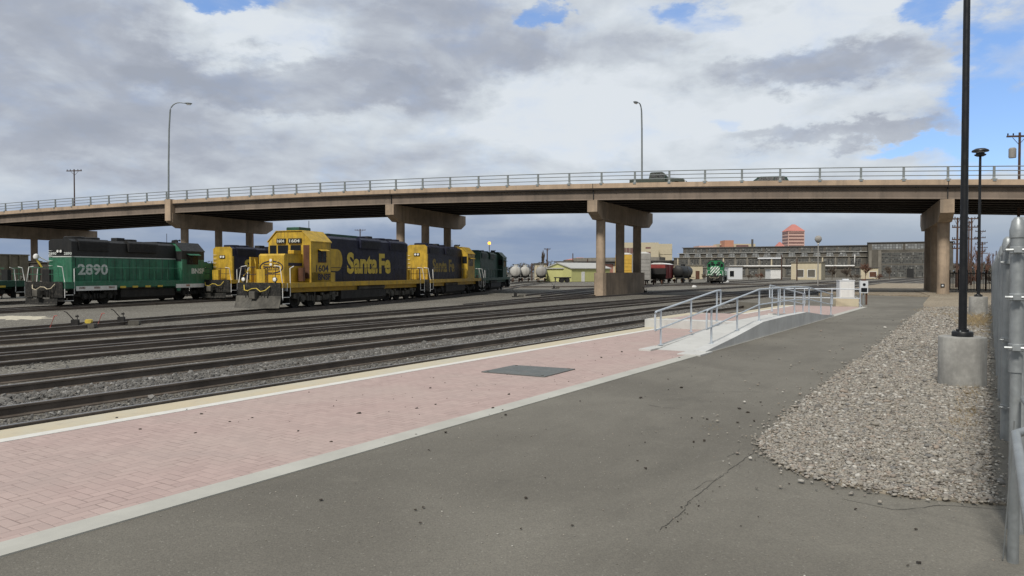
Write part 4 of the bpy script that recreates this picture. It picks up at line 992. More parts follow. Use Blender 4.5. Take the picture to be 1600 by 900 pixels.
    mb = MB(); mb.prism(cp, xc0, xc1, 'yz'); cb = mb.build('cab', cabm, r)
    mb = MB(); mb.loft([[(x, -cw - .05, ze - .02), (x, -.90, zc + .015), (x, .90, zc + .015), (x, cw + .05, ze - .02), (x, cw + .05, ze + .03), (x, .92, zc + .06), (x, -.92, zc + .06), (x, -cw - .05, ze + .03)] for x in (xc0 - .06, xc1 + .06)]); rf = mb.build('cab_roof', cabm_roof or cabm, cb)
    if cabm is M['yellow']: tag(rf)
    mb = MB(); mb.tube([(xc0 + .4, .2, zc), (xc0 + .4, .2, zc + .75)], .02, 5); mb.build('antenna', M['black'], cb)
    mb = MB()
    for i, y in enumerate((-.2, 0, .2)): mb.lathe([(.03, 0), (.035, .2), (.08, .32), (.0, .33)], (xc0 + .9 if i != 1 else xc0 + .8, y - .1, zc + .25), 10, 'x')
    mb.box(xc0 + .85, xc0 + 1.0, -.35, .15, zc + .05, zc + .24); mb.build('air_horn', M['black'], cb)
    def pane(x0, x1, z0, z1, y, face, parent=cb, two=True):
        mf = MB(); mg = MB(); t = .035
        if face == 'side':
            ya, yb = sorted((y, y + math.copysign(.02, y)))
            for bx in ((x0 - t, x1 + t, z0 - t, z0), (x0 - t, x1 + t, z1, z1 + t), (x0 - t, x0, z0, z1), (x1, x1 + t, z0, z1)) + (((x0 + x1) / 2 - .02, (x0 + x1) / 2 + .02, z0, z1),) * two: mf.box(bx[0], bx[1], ya, yb, bx[2], bx[3])
            ya, yb = sorted((y, y + math.copysign(.008, y))); mg.box(x0, x1, ya, yb, z0, z1)
        else:
            xa, xb = sorted((y, y + face * .02))
            for bx in ((x0 - t, x1 + t, z0 - t, z0), (x0 - t, x1 + t, z1, z1 + t), (x0 - t, x0, z0, z1), (x1, x1 + t, z0, z1)): mf.box(xa, xb, bx[0], bx[1], bx[2], bx[3])
            xa, xb = sorted((y, y + face * .008)); mg.box(xa, xb, x0, x1, z0, z1)
        f_ = mf.build('window', M['rust'] if cabm is M['yellow'] and face == 'side' else M['black'], parent); mg.build('pane', M['glass'], f_)
    wz0, wz1 = 2.75, 3.45
    for sy in (-1, 1):
        pane(xc0 + .55, xc1 - .75, wz0, wz1, sy * (cw + .001), 'side')
        mb = MB(); y = sy * (cw + .001); y2 = y + sy * .30; mb.loft([[(x, y, wz1 + .10), (x, y2, wz1 - .02), (x, y2, wz1 - .05), (x, y, wz1 + .06)] for x in (xc0 + .5, xc1 - .7)]); mb.build('window_awning', cabm, cb)
    for y0, y1 in ((-1.35, -.95), (-.78, -.12), (.12, .78), (.95, 1.35)):
        if not (y0 == .95 and cabm is M['yellow']): pane(y0, y1, 3.18, 3.72, xc1 + .001, 1)
    for y0, y1 in ((-1.4, -1.), (1., 1.4)): pane(y0, y1, 3.0, 3.6, xc0 - .001, -1)
    # front door on the right corner of the cab
    mb = MB(); mb.box(xc1, xc1 + .02, .98, 1.40, 1.75, 3.75); mb.build('cab_door', M['rust'], cb) if cabm is M['yellow'] else None
    # number boards
    for y, w_ in ((-.55, .62), (.42, .9)) if plow else ((-.62, .55), (.62, .55)):
        mb = MB(); mb.box(xc1, xc1 + .09, y - w_ / 2, y + w_ / 2, 3.86, 4.16, .01); nb_ = mb.build('number_board', M['black'], cb)
        if num: text_on(num, w_ * .8, .19, (xc1 + .09, y, 4.01), (0, 1, 0), (0, 0, 1), M['letter_white'], nb_, .02)
    # nose
    nw = .86
    mb = MB(); mb.prism([(xc1, ZW), (xn, ZW), (xn, nose_h - .1), (xn - .12, nose_h), (xc1, nose_h + .02)], -nw, nw, 'xz'); ns = mb.build('nose', nosem, r)
    mb = MB(); mb.box(xn, xn + .05, -.12, .12, nose_h - .75, nose_h - .25, .02)
    hl = mb.build('headlight_housing', M['black'] if cabm is not M['yellow'] else nosem, ns)
    for z in (nose_h - .62, nose_h - .38): mb = MB(); mb.lathe([(.085, 0), (.085, .03), (0, .035)], (xn + .05, 0, z), 14, 'x'); mb.build('headlight', M['lens'], hl, True)
    for y in (-1.05, 1.05):
        mb = MB(); mb.lathe([(0, 0), (.12, 0), (.15, .1), (.13, .12), (0, .12)], (L - .05, y, 1.72), 14, 'x'); mb.cyl((L - .02, y, 1.52), .05, .15, 8); d_ = mb.build('ditch_light', M['grimel'], r, True)
        mb = MB(); mb.lathe([(.11, 0), (.09, .015), (0, .02)], (L + .072, y, 1.72), 14, 'x'); mb.build('lens', M['lens'], d_, True)
    # lamps on the long hood end
    hm = MB(); hm.box(xh - .08, xh - .02, -.25, .25, hood_h - .92, hood_h - .68, .01); hh = hm.build('headlight_housing', M['black'], hd)
    for y in (-.12, .12): mb = MB(); mb.lathe([(.0, 0), (.09, 0), (.085, -.02), (0, -.02)], (xh - .082, y, hood_h - .8), 14, 'x'); mb.build('headlight', M['lens'], hh, True)
    if num and not plow:
        for y in (-.62, .60): 
            text_on(num, .62, .18, (xh - .02, y, 3.32), (0, -1, 0), (0, 0, 1), M['letter_white'], hd, .02)
    # hood end grab irons
    mb = MB()
    for i in range(6): z = 1.9 + i * .32; mb.tube([(xh - .02, hw - .06, z), (xh - .1, hw - .06, z), (xh - .1, hw - .3, z), (xh - .02, hw - .3, z)], .015, 5)
    mb.build('grab_iron', M['white'] if rails == 'white' else endm, hd)
    r['_p'] = 0; del r['_p']
    return dict(root=r, hood=hd, upper=up, cab=cb, nose=ns, roof=rf, sill=sl, hw=hw, cw=cw, xn=xn, xc0=xc0, xc1=xc1)
ZR = -.39
def both(s, w, h, x, z, y, mat, par, bold=.02):
    text_on(s, w, h, (x, -y, z), (1, 0, 0), (0, 0, 1), mat, par, bold); text_on(s, w, h, (x, y, z), (-1, 0, 0), (0, 0, 1), mat, par, bold)
# --- 1604, nose towards the camera
th = R(18.3); e_ = Vector((math.sin(th), math.cos(th), 0)); C0 = Vector((-12.48, 47.18, ZR))
H1 = math.atan2(-e_.y, -e_.x)
a = loco(C0 + e_ * 13.0, H1, 18.8, 'yellow nosed six axle locomotive with snow plough, numbered 1604 on its cab', M['blue'], M['yellow'], M['yellow'], M['yellow2'], M['blue'], M['yellow2'], 3, 1.9, 13.8, 15.95, 17.7,
         num='1604', plow=True, nose_h=3.2, hood_h=4.45, cab_h=4.58, siderail='blue')
lt = M['letter_yellow']
SER = [(-.415, .0, .0, .0)]
for sg in (-1, 1):
    def so(s, w, h, x, z, y, mat, par, bold): text_on(s, w, h, (x, sg * y, z), (-sg, 0, 0), (0, 0, 1), mat, par, bold)
    xs = (lambda x: x)
    # the word runs from the cab towards the rear on both sides of this engine
    so('Santa', 4.15, 1.45, 8.85 if sg > 0 else 6.6, 2.74, .915, lt, a['hood'], .042); so('Fe', 1.75, 1.45, 5.65 if sg > 0 else 10.05, 2.74, .915, lt, a['hood'], .042)
    so('1604', 1.35, .42, 14.75, 2.36, 1.502, M['letter_dark'], a['cab'], .02)
    mb = MB(); y0, y1 = sorted((sg * 1.46, sg * 1.5)); mb.box(13.3, 15.9, y0, y1, 1.53, 2.12); bx = mb.build('side_skirt', M['yellow'], a['cab'])
    so('BNSF', 1.35, .40, 14.55, 1.84, 1.502, M['letter_dark'], bx, .03)
    # yellow flare on the front of the hood
    mb = MB(); y0, y1 = sorted((sg * .915, sg * .922)); pts = [(13.85, 2.2), (13.85, 3.62), (12.1, 3.62)] + [(12.1 - .62 * math.sin(i / 8 * math.pi), 2.91 + .71 * math.cos(i / 8 * math.pi)) for i in range(1, 8)] + [(12.1, 2.2)]
    mb.prism(pts, y0, y1, 'xz'); mb.build('yellow_flare', M['yellow'], a['hood'])
    mb = MB(); mb.box(xs(15.95), 17.3, min(sg * .86, sg * .875), max(sg * .86, sg * .875), 2.5, 2.68); mb.build('nose_band', M['letter_dark'], a['nose'])
    mb = MB(); mb.cyl((16.4, sg * 1.15, 1.6), .2, .8, 10); mb.build('sand_filler_box', M['rust'], a['root'])
# oval herald on the nose
def ring(cx, cz, rx, rz_, w, x, par, mat):
    mb = MB(); n_ = 40; vs = []
    for i in range(n_): t = 2 * math.pi * i / n_; vs += [(x, cx + rx * math.cos(t), cz + rz_ * math.sin(t)), (x, cx + (rx - w) * math.cos(t), cz + (rz_ - w) * math.sin(t))]
    mb.v = vs + [(v[0] + .01, v[1], v[2]) for v in vs]; m2 = 2 * n_
    for i in range(n_):
        a0, b0, a1, b1 = 2 * i, 2 * i + 1, 2 * ((i + 1) % n_), 2 * ((i + 1) % n_) + 1
        mb.f += [(a0 + m2, a1 + m2, b1 + m2, b0 + m2), (a0, a1, a1 + m2, a0 + m2), (b0, b1, b1 + m2, b0 + m2)]
    return mb.build('herald', mat, par)
hr = ring(0, 2.42, .80, .38, .07, 17.705, a['nose'], M['letter_dark'])
text_on('SANTA FE', 1.1, .17, (17.712, 0, 2.42), (0, 1, 0), (0, 0, 1), M['letter_dark'], hr, .03)
mb = MB(); mb.box(17.703, 17.712, -.52, .52, 2.56, 2.60); mb.box(17.703, 17.712, -.52, .52, 2.25, 2.29); mb.build('herald_bars', M['letter_dark'], hr)
mb = MB(); mb.tube([(18.4, .6, 1.55), (18.4, .6, 2.4), (18.1, .86, 2.9)], .02, 5); mb.tube([(18.4, -.6, 1.55), (18.35, -.6, 2.6), (18.0, -.95, 2.95), (17.9, -1.25, 2.4), (18.6, -1.25, 1.9)], .025, 5); mb.build('front_handrail', M['yellow'], a['root'])
mb = MB(); mb.box(17.72, 18.4, -.98, -.90, 1.55, 3.0); mb.build('drop_door', M['yellow'], a['root'])
mb = MB(); mb.box(16.1, 16.8, .5, .9, 3.2, 3.42, .03); mb.build('nose_vent', M['yellow2'], a['nose'])
mb = MB(); mb.box(18.3, 18.33, 1.22, 1.52, 1.05, 1.5); mb.build('builders_card', M['cabinet'], a['root'])
mb = MB(); mb.box(8.8, 12.6, -.5, .5, 4.44, 4.62, .03); mb.build('roof_ac_unit', M['green2'], a['upper'])
mb = MB(); mb.box(14.4, 15.6, -.45, .45, 4.62, 4.86, .04); mb.build('roof_air_conditioner', M['green2'], a['cab'])
# --- second unit in the same consist, long hood end yellow
th2 = R(12.8); e2 = Vector((math.sin(th2), math.cos(th2), 0)); C2 = C0 + e_ * 13.85
b = loco(C2, math.atan2(e2.y, e2.x), 15.9, 'faded blue and yellow locomotive coupled behind the one numbered 1604', M['blue'], M['yellow'], M['yellow2'], M['yellow'], M['blue'], M['yellow2'], 2, 1.0, 10.9, 13.4, 14.8, hood_h=4.4, siderail='blue')
both('Santa Fe', 6.2, 1.15, 5.4, 2.7, .915, M['letter_faded'], b['hood'], .04)
# --- third unit, dark green
th3 = R(9.8); e3 = Vector((math.sin(th3), math.cos(th3), 0)); C3 = C2 + e2 * 16.8
c3 = loco(C3, math.atan2(e3.y, e3.x), 15.9, 'dark green locomotive at the far end of the yellow locomotives', M['green2'], M['green2'], M['green2'], M['green2'], M['green2'], M['green2'], 2, 1.0, 10.9, 13.3, 14.8, hood_h=4.3, cab_h=4.45)
mb = MB(); mb.cyl((10.2, 0, 4.4), .04, 1.0, 8); bm_ = mb.build('beacon_mast', M['tan'], c3['root'])
mb = MB(); mb.lathe([(.12, 0), (.17, .04), (.17, .24), (.1, .32), (0, .33)], (10.2, 0, 5.38), 14); mb.build('beacon', M['beacon'], bm_, True)
# --- 2890, green and black, long hood towards the camera
th4 = R(15); e4 = Vector((math.sin(th4), math.cos(th4), 0)); C4 = Vector((-28.84, 47.03, ZR)) - e4 * 1.2
g4 = loco(C4, math.atan2(e4.y, e4.x), 15.2, 'green locomotive with black roof and white number 2890 on its long hood', M['green'], M['green'], M['green'], M['green'], M['black'], M['green'], 2, 1.2, 10.6, 13.1, 14.4,
          split=3.14, num='2890', hood_h=4.26, cab_h=4.33, nose_h=2.95, cabm_roof=M['black'],
          stripe=[(.9, 4.2, 'white'), (1.1, 1.6, 'orange'), (2.3, 2.8, 'orange'), (3.5, 4., 'orange'), (4.5, 5.0, 'letter_yellow'), (5.6, 6.1, 'letter_yellow'), (6.8, 7.3, 'letter_yellow'), (8, 8.5, 'letter_yellow'), (9.9, 14.6, 'white'), (11, 11.4, 'orange'), (13.6, 14.2, 'orange')])
both('2890', 2.45, .72, 2.85, 2.30, .915, M['letter_white'], g4['hood'], .03)
both('BNSF', 1.45, .42, 12.35, 2.22, 1.502, M['letter_white'], g4['cab'], .04)
mb = MB(); mb.box(1.19, 10.6, -.912, -.90, 3.09, 3.15); mb.box(1.19, 10.6, .90, .912, 3.09, 3.15); mb.box(1.165, 1.18, -.9, .9, 3.09, 3.15); mb.build('white_pinstripe', M['letter_white'], g4['hood'])
cb = g4['cab']
mb = MB(); mb.prism([(-1.505, 3.1), (1.505, 3.1), (1.505, 3.72), (-1.505, 3.72)], 10.59, 13.11, 'yz'); mb.build('black_cab_band', M['black'], cb)
for sy in (-1, 1):
    mb = MB(); mb.box(13.15, 14.42, min(sy * .9, sy * 1.46), max(sy * .9, sy * 1.46), 1.52, 2.85); mb.build('battery_box', M['green'], g4['root'])
    mb = MB(); mb.box(10.0, 10.4, min(sy * 1.47, sy * 1.52), max(sy * 1.47, sy * 1.52), .72, 1.3, .08); mb.build('jacking_pad', M['green'], g4['sill'])
mb = MB(); rings = []
for t_, r_ in ((0, .05), (.06, .15), (.2, .17), (.32, .12), (.36, .02)): rings.append((r_, t_))
mb.lathe(rings, (.55, 1.22, 3.12 - .18), 14); bh = mb.build('marker_lamp', M['white'], g4['root'], True)
mb = MB(); mb.tube([(.55, 1.22, 3.2), (1.18, .86, 2.78)], .035, 6); mb.build('bracket', M['white'], bh)
mb = MB(); mb.tube([(.55, 1.2, 2.95), (.75, 1.0, 2.45)], .06, 6); mb.build('strut', M['letter_yellow'], bh)
# --- unit between the two tracks, yellow end
th5 = R(17); e5 = Vector((math.sin(th5), math.cos(th5), 0)); C5 = Vector((-23.1, 59, ZR)) - e5 * 1.1
b5 = loco(C5, math.atan2(e5.y, e5.x), 15.9, 'blue and yellow locomotive partly hidden between the green 2890 and the yellow 1604', M['blue'], M['yellow'], M['yellow'], M['yellow'], M['blue'], M['yellow2'], 2, 1.0, 10.9, 13.4, 14.8, hood_h=4.15, cab_h=4.3, siderail='blue')
both('Santa Fe', 6.2, 1.15, 5.6, 2.6, .915, M['letter_yellow'], b5['hood'], .04)
# --- unit at the left edge, nose end only in view
C6 = Vector((-36.6, 53.6, ZR)) - e4 * 15.2
b6 = loco(C6, math.atan2(e4.y, e4.x), 15.2, 'green locomotive end with white handrails at the left edge of the yard', M['green'], M['green'], M['green'], M['green'], M['black'], M['green2'], 2, 1.2, 8.6, 10.9, 12.6, split=3.14, hood_h=4.2, cab_h=4.3, nose_h=2.3,
          cabm_roof=M['black'], stripe=[(9.5, 11.2, 'letter_yellow'), (12., 13.6, 'letter_yellow')])
# --- striped unit far away, facing the camera
P7 = Vector((38.0, 138.0, -.45)); h7 = R(-109)
d7 = Vector((math.cos(h7), math.sin(h7), 0))
b7 = loco(P7 - d7 * 15.9, h7, 15.9, 'distant green locomotive with white diagonal stripes on its nose', M['brightgreen'], M['brightgreen'], M['brightgreen'], M['brightgreen'], M['black'], M['black'], 2, 1.0, 10.9, 13.6, 15.1, hood_h=4.3, cab_h=4.4, nose_h=3.35, cabm_roof=M['black'], far=True)
for i in range(6):
    y = -2.0 + i * .52; pts = []; W_ = .84; z0_, z1_, k_ = 1.58, 3.22, .85
    def zy(yy, y_): return z0_ + (yy - y_) / k_      # height where the stripe edge reaches yy
    raw = [(y, z0_), (y + .27, z0_), (y + .27 + k_ * (z1_ - z0_), z1_), (y + k_ * (z1_ - z0_), z1_)]
    def clip(P, a, lim, keep):
        out = []
        for j in range(len(P)):
            p, q = P[j], P[(j + 1) % len(P)]; ip, iq = keep(p[a], lim), keep(q[a], lim)
            if ip: out.append(p)
            if ip != iq: t = (lim - p[a]) / (q[a] - p[a]); out.append(tuple(p[c] + (q[c] - p[c]) * t for c in (0, 1)))
        return out
    pts = clip(clip(raw, 0, -W_, lambda v, l: v > l), 0, W_, lambda v, l: v < l)
    if len(pts) < 3: continue
    mb = MB(); mb.prism(pts, 15.1, 15.115, 'yz'); mb.build('nose_stripe', M['white'], b7['nose'])
for sy in (-1, 1):
    mb = MB(); mb.box(13.7, 15.0, min(sy * .9, sy * 1.4), max(sy * .9, sy * 1.4), 1.52, 2.9); mb.build('battery_box', M['brightgreen'], b7['root'])
# ------------------------------------------------------------ freight cars
def bogies(mb_list, L, r, far=True):
    for x in (1.9, L - 1.9):
        mb = MB(); 
        for sy in (-1, 1): y0, y1 = sorted((sy * .95, sy * 1.1)); mb.prism([(x - 1.2, .4), (x - .8, .75), (x + .8, .75), (x + 1.2, .4), (x + .3, .32), (x - .3, .32)], y0, y1, 'xz')
        t = mb.build('truck_frame', M['grime'], r)
        for dx in (-.85, .85):
            mb = MB()
            for sy in (-1, 1): mb.lathe([(0, sy * .66), (.46, sy * .67), (.44, sy * .8), (0, sy * .8)], (x + dx, 0, .44), 18, 'y')
            mb.build('wheelset', M['rust'], t, True)
    for e, sg in ((0, -1), (L, 1)):
        mb = MB(); mb.box(min(e, e + sg * .5), max(e, e + sg * .5), -.12, .12, .7, .95); mb.build('coupler', M['grime'], r)
def boxcar(P, h, L, col, label, hh=4.3, roof='cabinet', ribs=14, endm=None):
    r = empty('freight_car', P, h, label, 'freight car', 'freight cars on the far tracks')
    mb = MB(); mb.box(0, L, -1.45, 1.45, 1.0, hh)
    for i in range(ribs): 
        x = .1 + (L - .2) * i / (ribs - 1)
        for sy in (-1, 1): y0, y1 = sorted((sy * 1.45, sy * 1.50)); mb.box(x - .05, x + .05, y0, y1, 1.0, hh)
    b = mb.build('body', M[col], r)
    for e, sg in ((0, -1), (L, 1)):
        mb = MB(); x0, x1 = sorted((e + sg * .002, e + sg * .06)); mb.box(x0, x1, -1.44, 1.44, 1.02, hh - .05)
        for i in range(6): z = 1.3 + i * (hh - 1.6) / 6; xa, xb = sorted((e + sg * .06, e + sg * .1)); mb.box(xa, xb, -1.3, 1.3, z, z + .14)
        mb.build('end_wall', M[endm or col], b)
    mb = MB(); mb.prism([(-1.5, hh), (1.5, hh), (.7, hh + .28), (-.7, hh + .28)], -.05, L + .05, 'yz'); mb.build('roof', M[roof], b)
    mb = MB()
    for sy in (-1, 1): y0, y1 = sorted((sy * 1.5, sy * 1.55)); mb.box(L / 2 - 1.3, L / 2 + 1.3, y0, y1, 1.1, hh - .2)
    mb.build('sliding_door', M[col], b); mb = MB(); mb.box(.2, L - .2, -1.3, 1.3, .8, 1.0); mb.build('sill', M['grime'], r)
    bogies(None, L, r); return r
def tankcar(P, h, L, col, label, R_=1.45, dome=True):
    r = empty('tank_car', P, h, label, 'tank car', 'freight cars on the far tracks')
    mb = MB(); mb.lathe([(0, .5), (R_ * .6, .55), (R_ * .88, .75), (R_, 1.15), (R_, L - 1.15), (R_ * .88, L - .75), (R_ * .6, L - .55), (0, L - .5)], (0, 0, 1.15 + R_), 28, 'x'); t = mb.build('tank', M[col], r, True)
    mb = MB(); mb.lathe([(.5, 0), (.5, .35), (.42, .42), (0, .42)], (L / 2, 0, 1.15 + 2 * R_ - .06), 18); mb.build('dome', M[col], t, True)
    mb = MB()
    for sy in (-1, 1): mb.tube([(L / 2 + sy * .9, -.9, 1.15 + 2 * R_ - .1), (L / 2 + sy * .9, -.9, 1.6 + 2 * R_), (L / 2 + sy * .9, .9, 1.6 + 2 * R_), (L / 2 + sy * .9, .9, 1.15 + 2 * R_ - .1)], .03, 5)
    for sy in (-1, 1): mb.tube([(L / 2, sy * R_, .9), (L / 2, sy * (R_ + .1), 1.2 + R_), (L / 2, sy * .8, 1.2 + 2 * R_)], .04, 5)
    mb.build('ladder', M['grimel'], r)
    mb = MB(); mb.box(0, L, -.35, .35, .85, 1.15); mb.box(.1, 1.4, -1.4, 1.4, 1.05, 1.15); mb.box(L - 1.4, L - .1, -1.4, 1.4, 1.05, 1.15); mb.box(1.3, 1.7, -.9, .9, 1.1, 1.8); mb.box(L - 1.7, L - 1.3, -.9, .9, 1.1, 1.8); mb.build('underframe', M['grime'], r)
    bogies(None, L, r); return r
def at(px, Z, z): return Vector(((px - 800) / F * Z, Z, z))
GZ = -.5
boxcar(at(975, 128, GZ), R(81), 14, 'realyel', 'yellow boxcar with white roof line seen between the bridge columns', 5.3, 'white', 12)
boxcar(at(1002, 118, GZ), R(80), 17, 'greytank', 'tall grey covered freight car with a white roof right of the pier', 5.2, 'white', 18)
boxcar(at(1027, 142, GZ), R(70), 12, 'red', 'red boxcar with white roof beside the dark hopper wagon', 3.75, 'white', 12, 'red')
mb = MB(); r = empty('hopper_car', at(1027, 126, GZ), R(78), 'low dark hopper wagon in front of the red boxcar', 'freight car', 'freight cars on the far tracks')
mb.prism([(0, 2.9), (9, 2.9), (9, 1.9), (7.6, 1.1), (6., 1.1), (4.5, 1.6), (3, 1.1), (1.4, 1.1), (0, 1.9)], -1.4, 1.4, 'xz'); mb.build('body', M['grime'], r)
mb = MB()
for x in np.linspace(.3, 8.7, 9): mb.box(x - .05, x + .05, -1.48, -1.4, 1.6, 2.9)
mb.build('side_ribs', M['grime'], r); bogies(None, 9, r)
tankcar(at(1058, 150, GZ), R(66), 12, 'black', 'black tank car standing left of the striped locomotive', 1.2)
tankcar(at(805, 162, GZ), R(88), 12, 'tanker', 'white tank car just right of the dark green locomotive', 1.2)
tankcar(at(820, 170, GZ), R(88), 12, 'tanker', 'second white tank car behind the first one', 1.2)
tankcar(at(845, 164, GZ), R(86), 12, 'greytank', 'dusty grey tank car beside the pale yellow shed', 1.2)
# graffitied red end platform between tank cars
# ribbed hopper cars behind the left locomotives
def hopper(P, h, L, col, label, hh=4.2):
    r = empty('covered_hopper', P, h, label, 'freight car', 'freight cars behind the green locomotives')
    mb = MB(); mb.prism([(0, hh), (L, hh), (L, 2.2), (L - 1.5, 1.2), (1.5, 1.2), (0, 2.2)], -1.45, 1.45, 'xz'); mb.build('body', M[col], r)
    mb = MB()
    for i in range(int(L / .95)): x = .3 + i * .95; mb.box(x - .07, x + .07, -1.58, -1.45, 1.5, hh); mb.box(x - .07, x + .07, 1.45, 1.58, 1.5, hh)
    mb.build('side_ribs', M[col], r); mb = MB(); mb.box(-.05, L + .05, -1.55, 1.55, hh, hh + .1); mb.build('top_rim', M[col], r); bogies(None, L, r); return r
M['hop'] = paint('dull_tan_hopper_paint', (.17, .15, .105), .8, var=.25, dirt=.5)
M['hopd'] = paint('dark_brown_hopper_paint', (.06, .052, .042), .85, var=.3, dirt=.5)
hopper(at(26, 66, -.4) - Vector((4, 14, 0)), R(74), 14.5, 'hop', 'tan ribbed hopper car behind the left green locomotive', 3.6)
hopper(at(18, 78, -.4), R(12), 16, 'hopd', 'dark brown ribbed gondola far behind the handrails at the left', 3.1)
hopper(at(-150, 84, -.4), R(12), 12.5, 'hopd', 'dark brown ribbed gondola cut off by the left picture edge', 3.4)

# ------------------------------------------------------------ buildings
def window_part(x0, x1, z0, z1, y, parent, mat='glass', fr='shoptrim', bars=(0, 0), out=-1):
    mb = MB(); ya, yb = sorted((y, y + out * .04)); t = .12
    for bx in ((x0 - t, x1 + t, z0 - t, z0), (x0 - t, x1 + t, z1, z1 + t), (x0 - t, x0, z0, z1), (x1, x1 + t, z0, z1)): mb.box(bx[0], bx[1], ya, yb, bx[2], bx[3])
    for i in range(bars[0]): x = x0 + (x1 - x0) * (i + 1) / (bars[0] + 1); mb.box(x - .04, x + .04, ya, yb, z0, z1)
    for i in range(bars[1]): z = z0 + (z1 - z0) * (i + 1) / (bars[1] + 1); mb.box(x0, x1, ya + .003, yb - .003, z - .04, z + .04)
    f_ = mb.build('window', M[fr], parent); mb = MB(); ya, yb = sorted((y, y + out * .015)); mb.box(x0, x1, ya, yb, z0, z1); mb.build('pane', M[mat], f_); return f_
def pane_mat(name, c1, c2, c3, sx, sz):
    m, t, b = base_mat(name); co = t.new('ShaderNodeTexCoord').outputs['Object']; s = t.new('ShaderNodeSeparateXYZ'); t.put(co, s.inputs[0])
    X = t.m('MULTIPLY', s.outputs[0], 1 / sx); Z = t.m('MULTIPLY', s.outputs[2], 1 / sz)
    wn = t.new('ShaderNodeTexWhiteNoise'); wn.noise_dimensions = '2D'; t.put(t.xyz(t.m('FLOOR', X), t.m('FLOOR', Z), 0.), wn.inputs['Vector'])
    big = t.noise(co, .22, 4, .6)
    v = t.m('ADD', t.m('MULTIPLY', wn.outputs[0], .62), t.m('MULTIPLY', big, .5))
    c = t.mix(t.ss(v, .42, .5), c1, c2); c = t.mix(t.ss(v, .80, .86), c, c3)
    fr = t.m('MINIMUM', t.m('MINIMUM', t.m('FRACT', X), t.m('SUBTRACT', 1., t.m('FRACT', X))), t.m('MINIMUM', t.m('FRACT', Z), t.m('SUBTRACT', 1., t.m('FRACT', Z))))
    c = t.mix(t.ss(fr, .14, .08), c, (.10, .10, .095)); t.put(c, b.inputs['Base Color']); b.inputs['Roughness'].default_value = .45; return m
M['panes'] = pane_mat('dusty_broken_panes', (.022, .022, .02), (.075, .075, .068), (.20, .20, .185), .55, .7)
M['panes2'] = pane_mat('grey_clerestory_panes', (.16, .165, .165), (.24, .25, .25), (.33, .34, .34), 1.1, .9)
# machine shop: local x to the right along the facade, y away
A_ = at(1040, 338, GZ); B_ = at(1452, 292, GZ); dv = (B_ - A_); Lm = dv.length; am = math.atan2(dv.y, dv.x)
ms = empty('machine_shop', A_, am, 'huge old railway machine shop of dusty windows behind the yard', 'building')
def bx(name, x0, x1, y0, y1, z0, z1, mat, par): mb = MB(); mb.box(x0, x1, y0, y1, z0, z1); return mb.build(name, M[mat], par)
zt = 14.0                                    # top of the main hall
W1 = bx('wall', 3, Lm - 22, 14, 50, 0, zt - 3.1, 'shopwall', ms)
mw = bx('upper_wall', 3, Lm - 22, 22, 46, zt - 3.1, zt - .25, 'shopwall', ms)
bx('roof', 2.5, Lm - 21.7, 21.5, 46.5, zt - .25, zt + .05, 'darkroof', ms)
bx('lower_roof', 1.5, Lm - 21.7, 6.5, 14, zt - 5.35, zt - 5.05, 'shoptrim', ms)
lw = bx('front_wall', 2, Lm - 22, 7, 13.9, 0, zt - 5.35, 'shopwall', ms)
bx('middle_roof', 2.2, Lm - 21.9, 13.4, 22, zt - 3.1, zt - 2.9, 'greyroof', ms)
nb = 15; wL = (Lm - 28) / nb
for i in range(nb):
    x = 4 + i * wL
    window_part(x + .5, x + wL - .5, zt - 2.7, zt - .7, 22 - .002, mw, 'panes', 'darkroof', (0, 0))
    mb = MB(); c = x + wL / 2; mb.prism([(c - wL * .34, zt - 4.95), (c + wL * .34, zt - 4.95), (c + wL * .22, zt - 3.4), (c - wL * .22, zt - 3.4)], 13.6, 13.97, 'xz'); mb.build('skylight', M['panes2'], W1)
    window_part(x + .6, x + wL - .6, 4.6, 8.0, 7 - .002, lw, 'panes', 'shoptrim', (2, 0))
    if i % 3 != 1: window_part(x + .8, x + wL - .8, .9, 3.7, 7 - .002, lw, 'panes', 'tan' if i < 5 else 'shoptrim', (1, 0))
    mb = MB(); mb.box(x - .25, x + .25, 6.7, 7.0, 0, zt - 5.4); mb.build('pilaster', M['shoptrim' if i % 4 else 'tan'], lw)
bx('ledge', 2, Lm - 22, 6.6, 6.98, 4.05, 4.4, 'shoptrim', lw)
# pale pipe along the right part of the facade
mb = MB(); mb.tube([(Lm - 78, 6.2, 4.9), (Lm - 27, 6.2, 4.9), (Lm - 27, 6.2, 9.6)], .28, 8); mb.build('pipe', M['white'], ms, True)
mb = MB(); mb.box(Lm - 66, Lm - 56, 6.5, 6.9, 8.0, 8.9); mb.build('sign_board', M['cabinet'], ms)
# tall gabled end bay at the right
eb = bx('end_bay', Lm - 22, Lm + 8, -1, 50, 0, zt + .05, 'shopwall', ms)
bx('end_bay_roof', Lm - 22.4, Lm + 8.4, -1.4, 50.4, zt + .05, zt + .35, 'darkroof', ms)
for a_, b_ in ((-20.5, -9.5), (-8.5, 1)):
    window_part(Lm + a_, Lm + b_, zt - 2.6, zt - .5, -1.002, eb, 'panes2', 'shoptrim', (0, 0))
window_part(Lm - 17, Lm + 1, 5.6, zt - 3.9, -1.002, eb, 'panes', 'shoptrim', (4, 2))
window_part(Lm - 17, Lm + 1, .3, 5.0, -1.002, eb, 'panes', 'shoptrim', (5, 1))
for x in (-21.6, -18.2, 2.2): bx('buttress', Lm + x, Lm + x + 1., -1.5, -1.0, 0, zt - 3, 'shoptrim', eb)
mb = MB(); mb.box(Lm - 8, Lm - 5.5, -1.2, -1.05, .0, 3.6); mb.build('doorway', M['black'], eb)
mb = MB(); mb.cyl((34, 30, zt), .5, 3.8, 10); mb.build('chimney', M['darkroof'], ms)
